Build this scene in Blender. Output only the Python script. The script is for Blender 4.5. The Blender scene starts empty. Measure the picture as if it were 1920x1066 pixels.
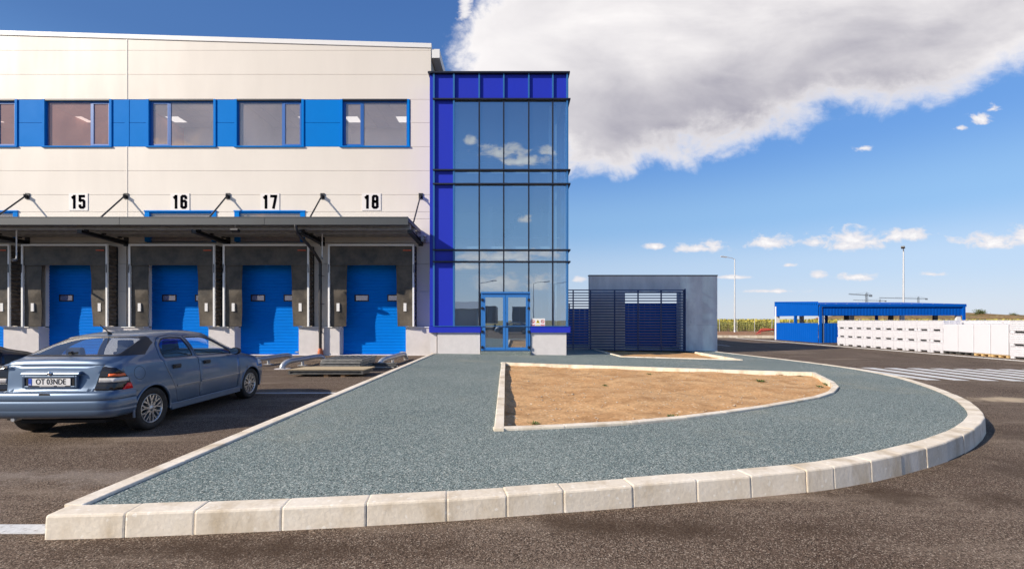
import bpy, bmesh, math, random
import numpy as np
from mathutils import Vector, Matrix
from mathutils.geometry import delaunay_2d_cdt
random.seed(7); rng = np.random.default_rng(7)
S = bpy.context.scene
COL = S.collection
PI = math.pi

# ------------------------------------------------------------------ camera
H, F, HZ = 1.5, 840.0, 600.0          # eye height, focal length (photo px), horizon row
cam = bpy.data.cameras.new('camera'); cam_o = bpy.data.objects.new('camera', cam); COL.objects.link(cam_o)
cam.sensor_width = 36; cam.lens = F/1920*36; cam.shift_y = (HZ-533)/1920
cam.clip_start = .05; cam.clip_end = 8000
cam_o.location = (0, 0, H); cam_o.rotation_euler = (PI/2, 0, 0)
S.camera = cam_o

# ------------------------------------------------------------------ world, sun, exposure
SUN = Vector((-1.9, -1.0, 1.2)).normalized()      # towards the sun
EL = math.asin(SUN.z); ROT = math.atan2(SUN.x, SUN.y)
S.view_settings.view_transform = 'Standard'; S.view_settings.look = 'None'
S.view_settings.gamma = 1; S.view_settings.use_curve_mapping = False
S.view_settings.exposure = 0.5
sl = bpy.data.lights.new('sun', 'SUN'); sl.energy = 4.7; sl.angle = math.radians(.5); sl.color = (1, .90, .77)
so = bpy.data.objects.new('sun', sl); COL.objects.link(so)
so.rotation_euler = SUN.to_track_quat('Z', 'Y').to_euler()

class NT:
    """small helper for wiring shader nodes"""
    def __init__(s, nt): s.nt = nt; s.n = nt.nodes; s.l = nt.links
    def new(s, t, **k):
        n = s.n.new(t)
        for a, b in k.items(): setattr(n, a, b)
        return n
    def put(s, sock, v):
        if isinstance(v, bpy.types.NodeSocket): s.l.new(v, sock)
        else: sock.default_value = v
    def m(s, op, a, b=0.0, c=None, clamp=False):
        n = s.new('ShaderNodeMath', operation=op, use_clamp=clamp)
        s.put(n.inputs[0], a); s.put(n.inputs[1], b)
        if c is not None: s.put(n.inputs[2], c)
        return n.outputs[0]
    def mix(s, f, a, b, bt='MIX'):
        n = s.new('ShaderNodeMix', data_type='RGBA', blend_type=bt)
        s.put(n.inputs[0], f); s.put(n.inputs[6], a); s.put(n.inputs[7], b)
        return n.outputs[2]
    def noise(s, vec, scale, detail=4, rough=.55, dist=0):
        n = s.new('ShaderNodeTexNoise'); s.put(n.inputs['Vector'], vec)
        n.inputs['Scale'].default_value = scale; n.inputs['Detail'].default_value = detail
        n.inputs['Roughness'].default_value = rough; n.inputs['Distortion'].default_value = dist
        return n.outputs['Fac']
    def vor(s, vec, scale, out='Color'):
        n = s.new('ShaderNodeTexVoronoi'); s.put(n.inputs['Vector'], vec); n.inputs['Scale'].default_value = scale
        return n.outputs[out]
    def step(s, v, a, b):
        n = s.new('ShaderNodeMapRange', interpolation_type='SMOOTHSTEP'); s.put(n.inputs[0], v)
        n.inputs[1].default_value = a; n.inputs[2].default_value = b
        return n.outputs[0]
    def lin(s, v, a, b, c, d):
        n = s.new('ShaderNodeMapRange'); s.put(n.inputs[0], v)
        for i, x in enumerate((a, b, c, d)): n.inputs[i+1].default_value = x
        return n.outputs[0]

def U(px): return (px-960)/F
def V(py): return (HZ-py)/F
W = bpy.data.worlds.new('World'); S.world = W; W.use_nodes = True
def build_world():
    N = NT(W.node_tree); N.n.clear()
    out = N.new('ShaderNodeOutputWorld')
    sky = N.new('ShaderNodeTexSky', sky_type='NISHITA'); sky.sun_disc = False
    sky.sun_elevation = EL; sky.sun_rotation = ROT
    sky.air_density = 1.15; sky.dust_density = .55; sky.ozone_density = 2.2; sky.altitude = 100
    hs = N.new('ShaderNodeHueSaturation'); N.l.new(sky.outputs[0], hs.inputs['Color']); hs.inputs['Saturation'].default_value = 1.12
    tc = N.new('ShaderNodeTexCoord'); sp = N.new('ShaderNodeSeparateXYZ'); N.l.new(tc.outputs['Generated'], sp.inputs[0])
    x, y, z = sp.outputs
    # clear autumn air: deep blue overhead, pale near the horizon
    cr0 = N.new('ShaderNodeValToRGB'); e0 = cr0.color_ramp; e0.interpolation = 'EASE'
    for i, (t, c) in enumerate(((0.0, (.44, .49, .57)), (.10, (.335, .44, .60)), (.20, (.19, .345, .58)), (.33, (.095, .235, .545)), (.46, (.055, .148, .40)), (.70, (.036, .105, .33)))):
        el = e0.elements[i] if i < 2 else e0.elements.new(t)
        el.position = t; el.color = (*c, 1)
    N.put(cr0.inputs[0], z)
    nish = N.new('ShaderNodeVectorMath', operation='SCALE'); N.l.new(hs.outputs[0], nish.inputs[0]); nish.inputs[3].default_value = .085
    sidev = N.lin(x, -.7, .7, .86, 1.10)
    grad = N.new('ShaderNodeVectorMath', operation='SCALE'); N.l.new(cr0.outputs[0], grad.inputs[0]); N.put(grad.inputs[3], sidev)
    skyc = N.mix(N.lin(z, 0, .35, .93, .72), nish.outputs[0], grad.outputs[0])
    bg = N.new('ShaderNodeBackground'); N.put(bg.inputs[0], skyc); bg.inputs[1].default_value = 1.0
    ay = N.m('MAXIMUM', N.m('ABSOLUTE', y), .02)
    u = N.m('DIVIDE', x, ay); v = N.m('DIVIDE', z, ay)
    front = N.m('GREATER_THAN', y, .02); back = N.m('LESS_THAN', y, -.02)
    cv = N.new('ShaderNodeCombineXYZ'); N.put(cv.inputs[0], u); N.put(cv.inputs[1], v); N.put(cv.inputs[2], N.m('MULTIPLY', front, 3.7))
    P = cv.outputs[0]
    stretch = N.new('ShaderNodeMapping'); N.l.new(P, stretch.inputs[0]); stretch.inputs['Scale'].default_value = (1, 1.7, 1)
    PS = stretch.outputs[0]
    nb = N.noise(P, 7.0, 9, .6, .35)
    ns = N.noise(PS, 26, 6, .62, .3)
    nl = N.noise(PS, 2.6, 5, .5, .6)
    # the big cloud: its lower edge as v = g(u)
    pts = [(-.2, .62), (-.14, .545), (-.1, .47), (.05, .37), (.129, .35), (.226, .336), (.30, .362), (.357, .352), (.44, .372), (.524, .408),
           (.607, .42), (.714, .478), (.786, .466), (.881, .478), (1.0, .512), (1.143, .575), (1.5, .80)]
    cr = N.new('ShaderNodeValToRGB'); e = cr.color_ramp
    while len(e.elements) > 1: e.elements.remove(e.elements[0])
    for i, (a, b) in enumerate(pts):
        t = (a+.3)/1.9
        el = e.elements[0] if i == 0 else e.elements.new(t)
        el.position = t; el.color = (b, b, b, 1)
    N.put(cr.inputs[0], N.m('DIVIDE', N.m('ADD', u, .3), 1.9))
    g = cr.outputs[0]
    gsep = N.new('ShaderNodeSeparateColor'); N.l.new(g, gsep.inputs[0])
    d1 = N.m('SUBTRACT', v, gsep.outputs[0])
    ul = N.m('ADD', -.135, N.m('MULTIPLY', N.m('SUBTRACT', v, .55), .42))
    d2 = N.m('SUBTRACT', u, ul)
    d = N.m('MINIMUM', d1, d2)
    d = N.m('MINIMUM', d, N.m('SUBTRACT', 1.5, v))
    amp = N.lin(u, .15, 1.0, .24, .10)
    dn = N.m('ADD', d, N.m('MULTIPLY', N.m('SUBTRACT', nb, .5), amp))
    dn = N.m('ADD', dn, N.m('MULTIPLY', N.m('SUBTRACT', ns, .5), .05))
    big = N.m('MULTIPLY', N.step(dn, -.026, .044), front)
    nf = N.noise(PS, 6.5, 8, .62, .5)
    mpc = N.new('ShaderNodeMapping'); N.l.new(P, mpc.inputs[0]); mpc.inputs['Rotation'].default_value = (0, 0, -.22); mpc.inputs['Scale'].default_value = (1, 2.4, 1)
    nd = N.noise(mpc.outputs[0], 2.3, 7, .52, .4)
    eu = N.m('DIVIDE', N.m('SUBTRACT', u, U(1400)), .62); ev = N.m('DIVIDE', N.m('SUBTRACT', N.m('SUBTRACT', v, V(185)), N.m('MULTIPLY', N.m('SUBTRACT', u, U(1400)), .16)), .185)
    core = N.step(N.m('SQRT', N.m('ADD', N.m('MULTIPLY', eu, eu), N.m('MULTIPLY', ev, ev))), 1.35, .1)
    thick = N.m('ADD', .34, N.m('MULTIPLY', core, .58))
    thick = N.m('ADD', thick, N.m('MULTIPLY', N.m('SUBTRACT', nd, .5), 1.9))
    thick = N.m('ADD', thick, N.m('MULTIPLY', N.m('SUBTRACT', nf, .5), .42))
    thick = N.m('MULTIPLY', N.m('MAXIMUM', thick, 0.0), N.step(dn, -.02, .085), clamp=True)
    thick = N.m('MULTIPLY', thick, N.lin(u, -.10, .24, .30, 1.0), clamp=True)
    c_big = N.mix(thick, (.90, .87, .865, 1), (.375, .365, .425, 1))
    # small cumulus
    def puffs(lst, sel):
        acc = None
        for (px, py, a, b) in lst:
            du = N.m('DIVIDE', N.m('SUBTRACT', u, U(px)), a*1.22/F); dv0 = N.m('DIVIDE', N.m('SUBTRACT', v, V(py)), b*1.3/F)
            dv = N.m('MAXIMUM', dv0, N.m('MULTIPLY', dv0, -1.6))
            r = N.m('SUBTRACT', 1.0, N.m('SQRT', N.m('ADD', N.m('MULTIPLY', du, du), N.m('MULTIPLY', dv, dv))))
            acc = r if acc is None else N.m('MAXIMUM', acc, r)
        dd = N.m('ADD', acc, N.m('MULTIPLY', N.m('SUBTRACT', ns, .5), 2.6))
        dd = N.m('MULTIPLY', dd, N.step(acc, -.55, -.1))
        return N.m('MULTIPLY', N.step(dd, .05, .75), sel), dd
    fl = [(1442, 455, 46, 17), (1310, 466, 56, 9), (1338, 462, 26, 16), (1528, 456, 30, 15), (1610, 450, 80, 22), (1690, 443, 66, 14), (1590, 460, 60, 14), (1865, 455, 70, 18),
          (1930, 445, 40, 20), (1534, 516, 20, 9), (1604, 520, 46, 9), (1226, 463, 22, 7), (1742, 514, 34, 5), (1621, 278, 20, 9), (1842, 225, 26, 13), (1862, 205, 16, 9),
          (1445, 546, 60, 4), (1088, 524, 18, 8), (1480, 497, 14, 5), (872, 20, 14, 40), (1800, 240, 14, 6), (1380, 520, 40, 4)]
    bl = [(945, 286, 52, 17), (985, 302, 50, 14), (884, 264, 14, 12), (1025, 285, 20, 10), (985, 412, 14, 10), (940, 482, 95, 13), (1010, 476, 50, 10), (935, 532, 55, 20), (1015, 532, 45, 18), (880, 500, 50, 10),
          (700, 430, 90, 18), (500, 380, 120, 30), (560, 520, 120, 14), (1250, 420, 100, 24), (300, 300, 200, 40), (760, 540, 80, 10)]
    mf, df = puffs(fl, front); mb, db = puffs(bl, back)
    small = N.m('MULTIPLY', N.m('MAXIMUM', mf, mb), .93)
    c_small = N.mix(N.step(N.m('ADD', N.m('MAXIMUM', N.m('MULTIPLY', df, front), N.m('MULTIPLY', db, back)), N.m('MULTIPLY', N.m('SUBTRACT', nf, .5), 1.2)), .55, 1.3), (.74, .72, .75, 1), (.93, .90, .88, 1))
    fac = N.m('MAXIMUM', big, small)
    col = N.mix(N.m('GREATER_THAN', small, big), c_big, c_small)
    bgc = N.new('ShaderNodeBackground'); N.put(bgc.inputs[0], col); bgc.inputs[1].default_value = .80
    mx = N.new('ShaderNodeMixShader'); N.put(mx.inputs[0], fac); N.l.new(bg.outputs[0], mx.inputs[1]); N.l.new(bgc.outputs[0], mx.inputs[2])
    N.l.new(mx.outputs[0], out.inputs[0])
build_world()

# ------------------------------------------------------------------ materials
MATS = {}
def mat(name, color, rough=.6, metal=0.0, var=0.0, vscale=3.0, bump=0.0, bscale=40.0, spec=.5, coat=0.0, var2=None, stretch=None):
    if name in MATS: return MATS[name]
    m = bpy.data.materials.new(name); m.use_nodes = True; N = NT(m.node_tree)
    b = N.n['Principled BSDF']; c = (*color, 1)
    b.inputs['Roughness'].default_value = rough; b.inputs['Metallic'].default_value = metal
    b.inputs['Specular IOR Level'].default_value = spec; b.inputs['Coat Weight'].default_value = coat
    b.inputs['Coat Roughness'].default_value = .05
    tc = N.new('ShaderNodeTexCoord'); P = tc.outputs['Object']
    if stretch:
        mp = N.new('ShaderNodeMapping'); N.l.new(P, mp.inputs[0]); mp.inputs['Scale'].default_value = stretch; P = mp.outputs[0]
    if var:
        f = N.lin(N.noise(P, vscale, 6, .6), .3, .7, 0, 1)
        lo = (*(var2 if var2 else [x*(1-var) for x in color]), 1)
        N.put(b.inputs['Base Color'], N.mix(f, lo, c))
        N.put(b.inputs['Roughness'], N.lin(f, 0, 1, min(1, rough*1.12), rough*.9))
    else: b.inputs['Base Color'].default_value = c
    if bump:
        bp = N.new('ShaderNodeBump'); bp.inputs['Strength'].default_value = bump; bp.inputs['Distance'].default_value = .02
        N.put(bp.inputs['Height'], N.noise(P, bscale, 4)); N.l.new(bp.outputs[0], b.inputs['Normal'])
    MATS[name] = m; return m

def glassmat(name, tint, refl, rcol=(1, 1, 1), haze_dust=0, dcol=(.7, .68, .65)):
    m = bpy.data.materials.new(name); m.use_nodes = True; N = NT(m.node_tree); N.n.clear()
    o = N.new('ShaderNodeOutputMaterial'); t = N.new('ShaderNodeBsdfTransparent'); t.inputs[0].default_value = (*tint, 1)
    g = N.new('ShaderNodeBsdfGlossy'); g.inputs['Roughness'].default_value = .0; g.inputs[0].default_value = (*rcol, 1)
    fr = N.new('ShaderNodeFresnel'); fr.inputs[0].default_value = 1.5
    tc = N.new('ShaderNodeTexCoord'); bp = N.new('ShaderNodeBump'); bp.inputs['Strength'].default_value = .012; bp.inputs['Distance'].default_value = .1
    N.put(bp.inputs['Height'], N.noise(tc.outputs['Object'], .9, 2)); N.l.new(bp.outputs[0], g.inputs['Normal'])
    f = N.m('ADD', N.m('MULTIPLY', fr.outputs[0], 1-refl), refl, clamp=True)
    x = N.new('ShaderNodeMixShader'); N.put(x.inputs[0], f); N.l.new(t.outputs[0], x.inputs[1]); N.l.new(g.outputs[0], x.inputs[2])
    if haze_dust:  # diffuse veil: reflection haze painted on office panes, dust on the car's rear glass
        df = N.new('ShaderNodeBsdfDiffuse'); df.inputs[0].default_value = (*dcol, 1); y = N.new('ShaderNodeMixShader')
        N.put(y.inputs[0], N.m('MULTIPLY', N.lin(N.noise(tc.outputs['Object'], .8, 4), .3, .7, .8, 1.2), haze_dust)); N.l.new(x.outputs[0], y.inputs[1]); N.l.new(df.outputs[0], y.inputs[2]); x = y
    # a pane is a slab: its rear face only lets light out
    gb = N.new('ShaderNodeNewGeometry'); t2 = N.new('ShaderNodeBsdfTransparent'); k = N.new('ShaderNodeMixShader')
    N.l.new(gb.outputs['Backfacing'], k.inputs[0]); N.l.new(x.outputs[0], k.inputs[1]); N.l.new(t2.outputs[0], k.inputs[2])
    N.l.new(k.outputs[0], o.inputs[0]); MATS[name] = m; return m

def ground_mat(name, c1, c2, spk, spkscale, spk_amt, patch, rough=.9, bump=.5, dark_amt=.5, big=.35, streak=None, spots=()):
    m = bpy.data.materials.new(name); m.use_nodes = True; N = NT(m.node_tree); b = N.n['Principled BSDF']
    g = N.new('ShaderNodeNewGeometry'); P = g.outputs['Position']
    cell = N.new('ShaderNodeSeparateColor'); N.l.new(N.vor(P, spkscale), cell.inputs[0])
    r, gg, bb = cell.outputs
    n1 = N.lin(N.noise(P, big, 6, .62), .32, .68, 0, 1)
    base = N.mix(n1, (*c1, 1), (*c2, 1))
    dk = N.lin(gg, 0, 1, 1-dark_amt, 1+dark_amt*.55)
    cmb = N.new('ShaderNodeCombineColor')
    for i in range(3): N.put(cmb.inputs[i], dk)
    base = N.mix(1.0, base, cmb.outputs[0], 'MULTIPLY')
    base = N.mix(N.m('MULTIPLY', N.step(r, 1-spk_amt, 1-spk_amt*.4), .85), base, (*spk, 1))
    if patch:
        pc, psc, lo, hi, amt = patch
        mp = N.new('ShaderNodeMapping'); N.l.new(P, mp.inputs[0])
        if streak: mp.inputs['Scale'].default_value = streak
        base = N.mix(N.m('MULTIPLY', N.step(N.noise(mp.outputs[0], psc, 7, .65), lo, hi), amt), base, (*pc, 1))
    if spots:
        sp = N.new('ShaderNodeSeparateXYZ'); N.l.new(P, sp.inputs[0]); nz = N.noise(P, 1.7, 7, .68)
        for (sx, sy, rx, ry, sc_, am) in spots:
            a = N.m('DIVIDE', N.m('SUBTRACT', sp.outputs[0], sx), rx); c_ = N.m('DIVIDE', N.m('SUBTRACT', sp.outputs[1], sy), ry)
            q = N.m('SUBTRACT', 1.0, N.m('SQRT', N.m('ADD', N.m('MULTIPLY', a, a), N.m('MULTIPLY', c_, c_))))
            base = N.mix(N.m('MULTIPLY', N.step(N.m('ADD', q, N.m('MULTIPLY', N.m('SUBTRACT', nz, .5), 3.2)), .1, 1.1), am), base, (*sc_, 1))
    N.put(b.inputs['Base Color'], base); b.inputs['Roughness'].default_value = rough; b.inputs['Specular IOR Level'].default_value = .08
    bp = N.new('ShaderNodeBump'); bp.inputs['Strength'].default_value = bump; bp.inputs['Distance'].default_value = .006
    N.put(bp.inputs['Height'], N.m('ADD', gg, N.noise(P, 25, 3))); N.l.new(bp.outputs[0], b.inputs['Normal'])
    MATS[name] = m; return m

ASPH = ground_mat('asphalt', (.125, .085, .060), (.195, .145, .107), (.46, .375, .285), 150, .14, ((.38, .30, .225), .9, .50, .76, .65), bump=1.0, dark_amt=.80, big=.55, streak=(.35, 1.6, 1), spots=[(10.1, 9.2, 1.5, .45, (.62, .49, .33), .8), (11.0, 13.6, .35, 2.0, (.62, .50, .35), .8), (9.6, 7.6, .9, .25, (.58, .46, .32), .6), (-1.6, 2.93, 2.0, .26, (.062, .040, .026), .75), (1.0, 3.28, 1.9, .28, (.062, .040, .026), .75), (3.4, 3.95, 1.5, .32, (.062, .040, .026), .7), (5.3, 4.7, 1.2, .5, (.062, .042, .03), .6), (7.3, 6.2, 1.0, .9, (.065, .045, .032), .55), (-4.5, 4.3, 2.4, .3, (.36, .31, .26), .45)])
PAVE = ground_mat('resin_gravel', (.158, .206, .200), (.222, .268, .250), (.60, .62, .55), 120, .20, ((.36, .34, .25), .45, .52, .78, .55), bump=.8, dark_amt=.75, big=.35)
SOIL = ground_mat('bare_soil', (.52, .285, .125), (.67, .42, .21), (.74, .62, .44), 30, .02, ((.31, .165, .07), 2.3, .47, .68, .65), bump=1.0, dark_amt=.22, big=1.2)
EARTH = ground_mat('dry_earth', (.25, .20, .10), (.33, .26, .12), (.4, .34, .2), 2, .1, ((.2, .2, .07), .02, .45, .65, .6), bump=.2, dark_amt=.2, big=.05)
DIRT = ground_mat('dug_earth', (.26, .135, .07), (.38, .22, .125), (.4, .3, .22), 6, .05, None, bump=.8, dark_amt=.3, big=.6)
PAINT = ground_mat('road_paint', (.56, .56, .54), (.68, .68, .66), (.35, .33, .31), 60, .10, ((.30, .28, .26), 2.2, .60, .78, .55), bump=.3, dark_amt=.10, big=2)
KERB = ground_mat('kerb_concrete', (.71, .615, .475), (.83, .75, .625), (.86, .80, .69), 45, .04, ((.50, .40, .27), 3.0, .46, .70, .75), bump=.35, dark_amt=.05, big=2.6, streak=(1, 1, .45))
KERBG = mat('kerb_mortar', (.66, .57, .44), .9, var=.3, vscale=9)

CREAM = mat('cream_panel', (.735, .675, .595), .55, var=.06, vscale=.9, stretch=(1, 1, .22))
BLUE = mat('sky_blue_panel', (.002, .20, .64), .5, var=.06, vscale=1.2, spec=.03)
BLUE_D = mat('window_blue', (.012, .12, .42), .4)
BLUE_R = mat('royal_blue_panel', (.020, .036, .46), .38, var=.06, vscale=.8, spec=.25)
DOORB = mat('dock_door_blue', (.001, .185, .70), .5, var=.10, vscale=1.5, stretch=(1, 1, 3), spec=.04)
MULL = mat('mullion_blue', (.03, .14, .36), .35)
CAPM = mat('dark_cap', (.012, .014, .025), .4)
WHITE = mat('white_paint', (.78, .77, .75), .5, var=.04)
PLAST = mat('white_plaster', (.70, .66, .64), .85, var=.10, vscale=4, bump=.5, bscale=120)
GALV = mat('galvanised_steel', (.56, .57, .58), .4, .55, var=.25, vscale=5)
GALVR = mat('canopy_sheet', (.46, .47, .48), .5, .15, var=.25, vscale=2)
FASC = mat('canopy_fascia', (.062, .070, .076), .5, .0, var=.2, vscale=1.5)
BLACK = mat('black_steel', (.016, .017, .02), .45)
RUB = mat('curtain_rubber', (.030, .026, .022), .42, var=.5, vscale=1.6, bump=1.0, bscale=2.4, var2=(.135, .112, .085), spec=.35)
BELL = mat('bellows_rubber', (.24, .20, .165), .6, var=.7, vscale=5)
CONC = None
ALU = mat('white_aluminium', (.86, .86, .84), .4)
ORANGE = mat('orange_mark', (.75, .12, .04), .5)
NAVY = mat('navy_slat', (.020, .052, .165), .4)
DPIPE = mat('downpipe_dark', (.03, .028, .028), .4)
TERR = mat('terracotta_boot', (.60, .16, .06), .6, var=.35, vscale=9)
PLY = mat('plywood', (.56, .44, .27), .7, var=.3, vscale=5, stretch=(1, 8, 8))
TIMB = mat('timber', (.40, .24, .12), .8, var=.35, vscale=9)
SHEDB = mat('shed_blue', (.002, .085, .42), .5, var=.06, vscale=1, spec=.04)
BINW = mat('bin_plastic', (.62, .615, .65), .5, var=.06, vscale=2)
WRAPW = mat('wrap_sheet', (.60, .595, .63), .55, var=.05, vscale=1.5, bump=.15, bscale=3)
DARK = mat('slot_shade', (.02, .02, .022), .8)
ROOMW = mat('room_white', (.85, .85, .85), .8)
ROOMG = mat('room_grey', (.30, .34, .38), .8)
REFLW = mat('room_red_reflection', (.55, .27, .21), .8)  # reddish window reflection put into the room wall colour
LIT = bpy.data.materials.new('lit_ceiling_panel'); LIT.use_nodes = True
LIT.node_tree.nodes['Principled BSDF'].inputs['Emission Color'].default_value = (1, .97, .92, 1); LIT.node_tree.nodes['Principled BSDF'].inputs['Emission Strength'].default_value = .9
TILE = mat('ceiling_tile', (.62, .62, .63), .9)
DIGIT = mat('digit_black', (.004, .004, .006), .9, spec=.0)
RED = mat('sign_red', (.65, .03, .03), .5)
YEL = mat('sign_yellow', (.85, .65, .02), .5)
REDP = mat('red_duct', (.50, .07, .045), .5)
LEAF = mat('weed_leaf', (.10, .16, .03), .7, var=.4, vscale=20)
STONE = mat('pebble', (.50, .40, .29), .9, var=.3, vscale=20)
GLASS = glassmat('curtain_glass', (.56, .74, .86), .54, (.80, .92, 1.0), .015, (.6, .66, .7))
GLASW = glassmat('office_glass', (.95, .92, .91), .26, (1.0, .82, .70), .24, (.72, .60, .56))
GLASR = glassmat('office_glass_pink_haze', (.95, .80, .76), .26, (1.0, .70, .58), .27, (.80, .50, .43))  # pinkish reflection haze painted into the tint and diffuse veil

def concrete_mat():
    m = bpy.data.materials.new('fair_concrete'); m.use_nodes = True; N = NT(m.node_tree); b = N.n['Principled BSDF']
    g = N.new('ShaderNodeNewGeometry'); P = g.outputs['Position']
    mp = N.new('ShaderNodeMapping'); N.l.new(P, mp.inputs[0]); mp.inputs['Scale'].default_value = (1.6, 1, .55)
    n = N.lin(N.noise(mp.outputs[0], 1.1, 7, .62, .2), .3, .7, 0, 1)
    c = N.mix(n, (.54, .55, .56, 1), (.74, .75, .75, 1))
    st = N.step(N.noise(mp.outputs[0], 3.1, 6, .7), .60, .72)
    c = N.mix(N.m('MULTIPLY', st, .75), c, (.36, .365, .38, 1))
    sp = N.new('ShaderNodeSeparateXYZ'); N.l.new(P, sp.inputs[0])
    jl = N.m('MAXIMUM', N.m('LESS_THAN', N.m('ABSOLUTE', N.m('SUBTRACT', sp.outputs[2], 1.25)), .006), N.m('LESS_THAN', N.m('ABSOLUTE', N.m('SUBTRACT', sp.outputs[0], 9.0)), .005))
    c = N.mix(N.m('MULTIPLY', jl, .5), c, (.2, .2, .21, 1))
    pat = N.m('MULTIPLY', N.step(N.m('ABSOLUTE', N.m('SUBTRACT', N.m('ADD', sp.outputs[0], N.m('MULTIPLY', n, .25)), 9.35)), .3, .15), N.step(N.noise(P, .7, 4), .45, .6))
    c = N.mix(N.m('MULTIPLY', pat, .55), c, (.84, .88, .85, 1))
    N.put(b.inputs['Base Color'], c); b.inputs['Roughness'].default_value = .8
    bp = N.new('ShaderNodeBump'); bp.inputs['Strength'].default_value = .3; bp.inputs['Distance'].default_value = .01
    N.put(bp.inputs['Height'], N.noise(P, 30, 4)); N.l.new(bp.outputs[0], b.inputs['Normal'])
    return m
CONC = concrete_mat()

# ------------------------------------------------------------------ object helpers
ORG = {}
def tag(o, label=None, cat=None, group=None, kind=None):
    if label: o['label'] = label
    if cat: o['category'] = cat
    if group: o['group'] = group
    if kind: o['kind'] = kind
    return o
def thing(name, loc, label, cat, group=None):
    o = bpy.data.objects.new(name, None); COL.objects.link(o); o.location = loc; o.empty_display_size = .2
    ORG[o] = Vector(loc); return tag(o, label, cat, group)
def org(o): return ORG.get(o, Vector((0, 0, 0)))
def copy_tree(o, parent=None):
    c = o.copy(); COL.objects.link(c)
    if parent: c.parent = parent
    ORG[c] = org(o)
    for ch in list(o.children): copy_tree(ch, c)
    return c

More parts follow.
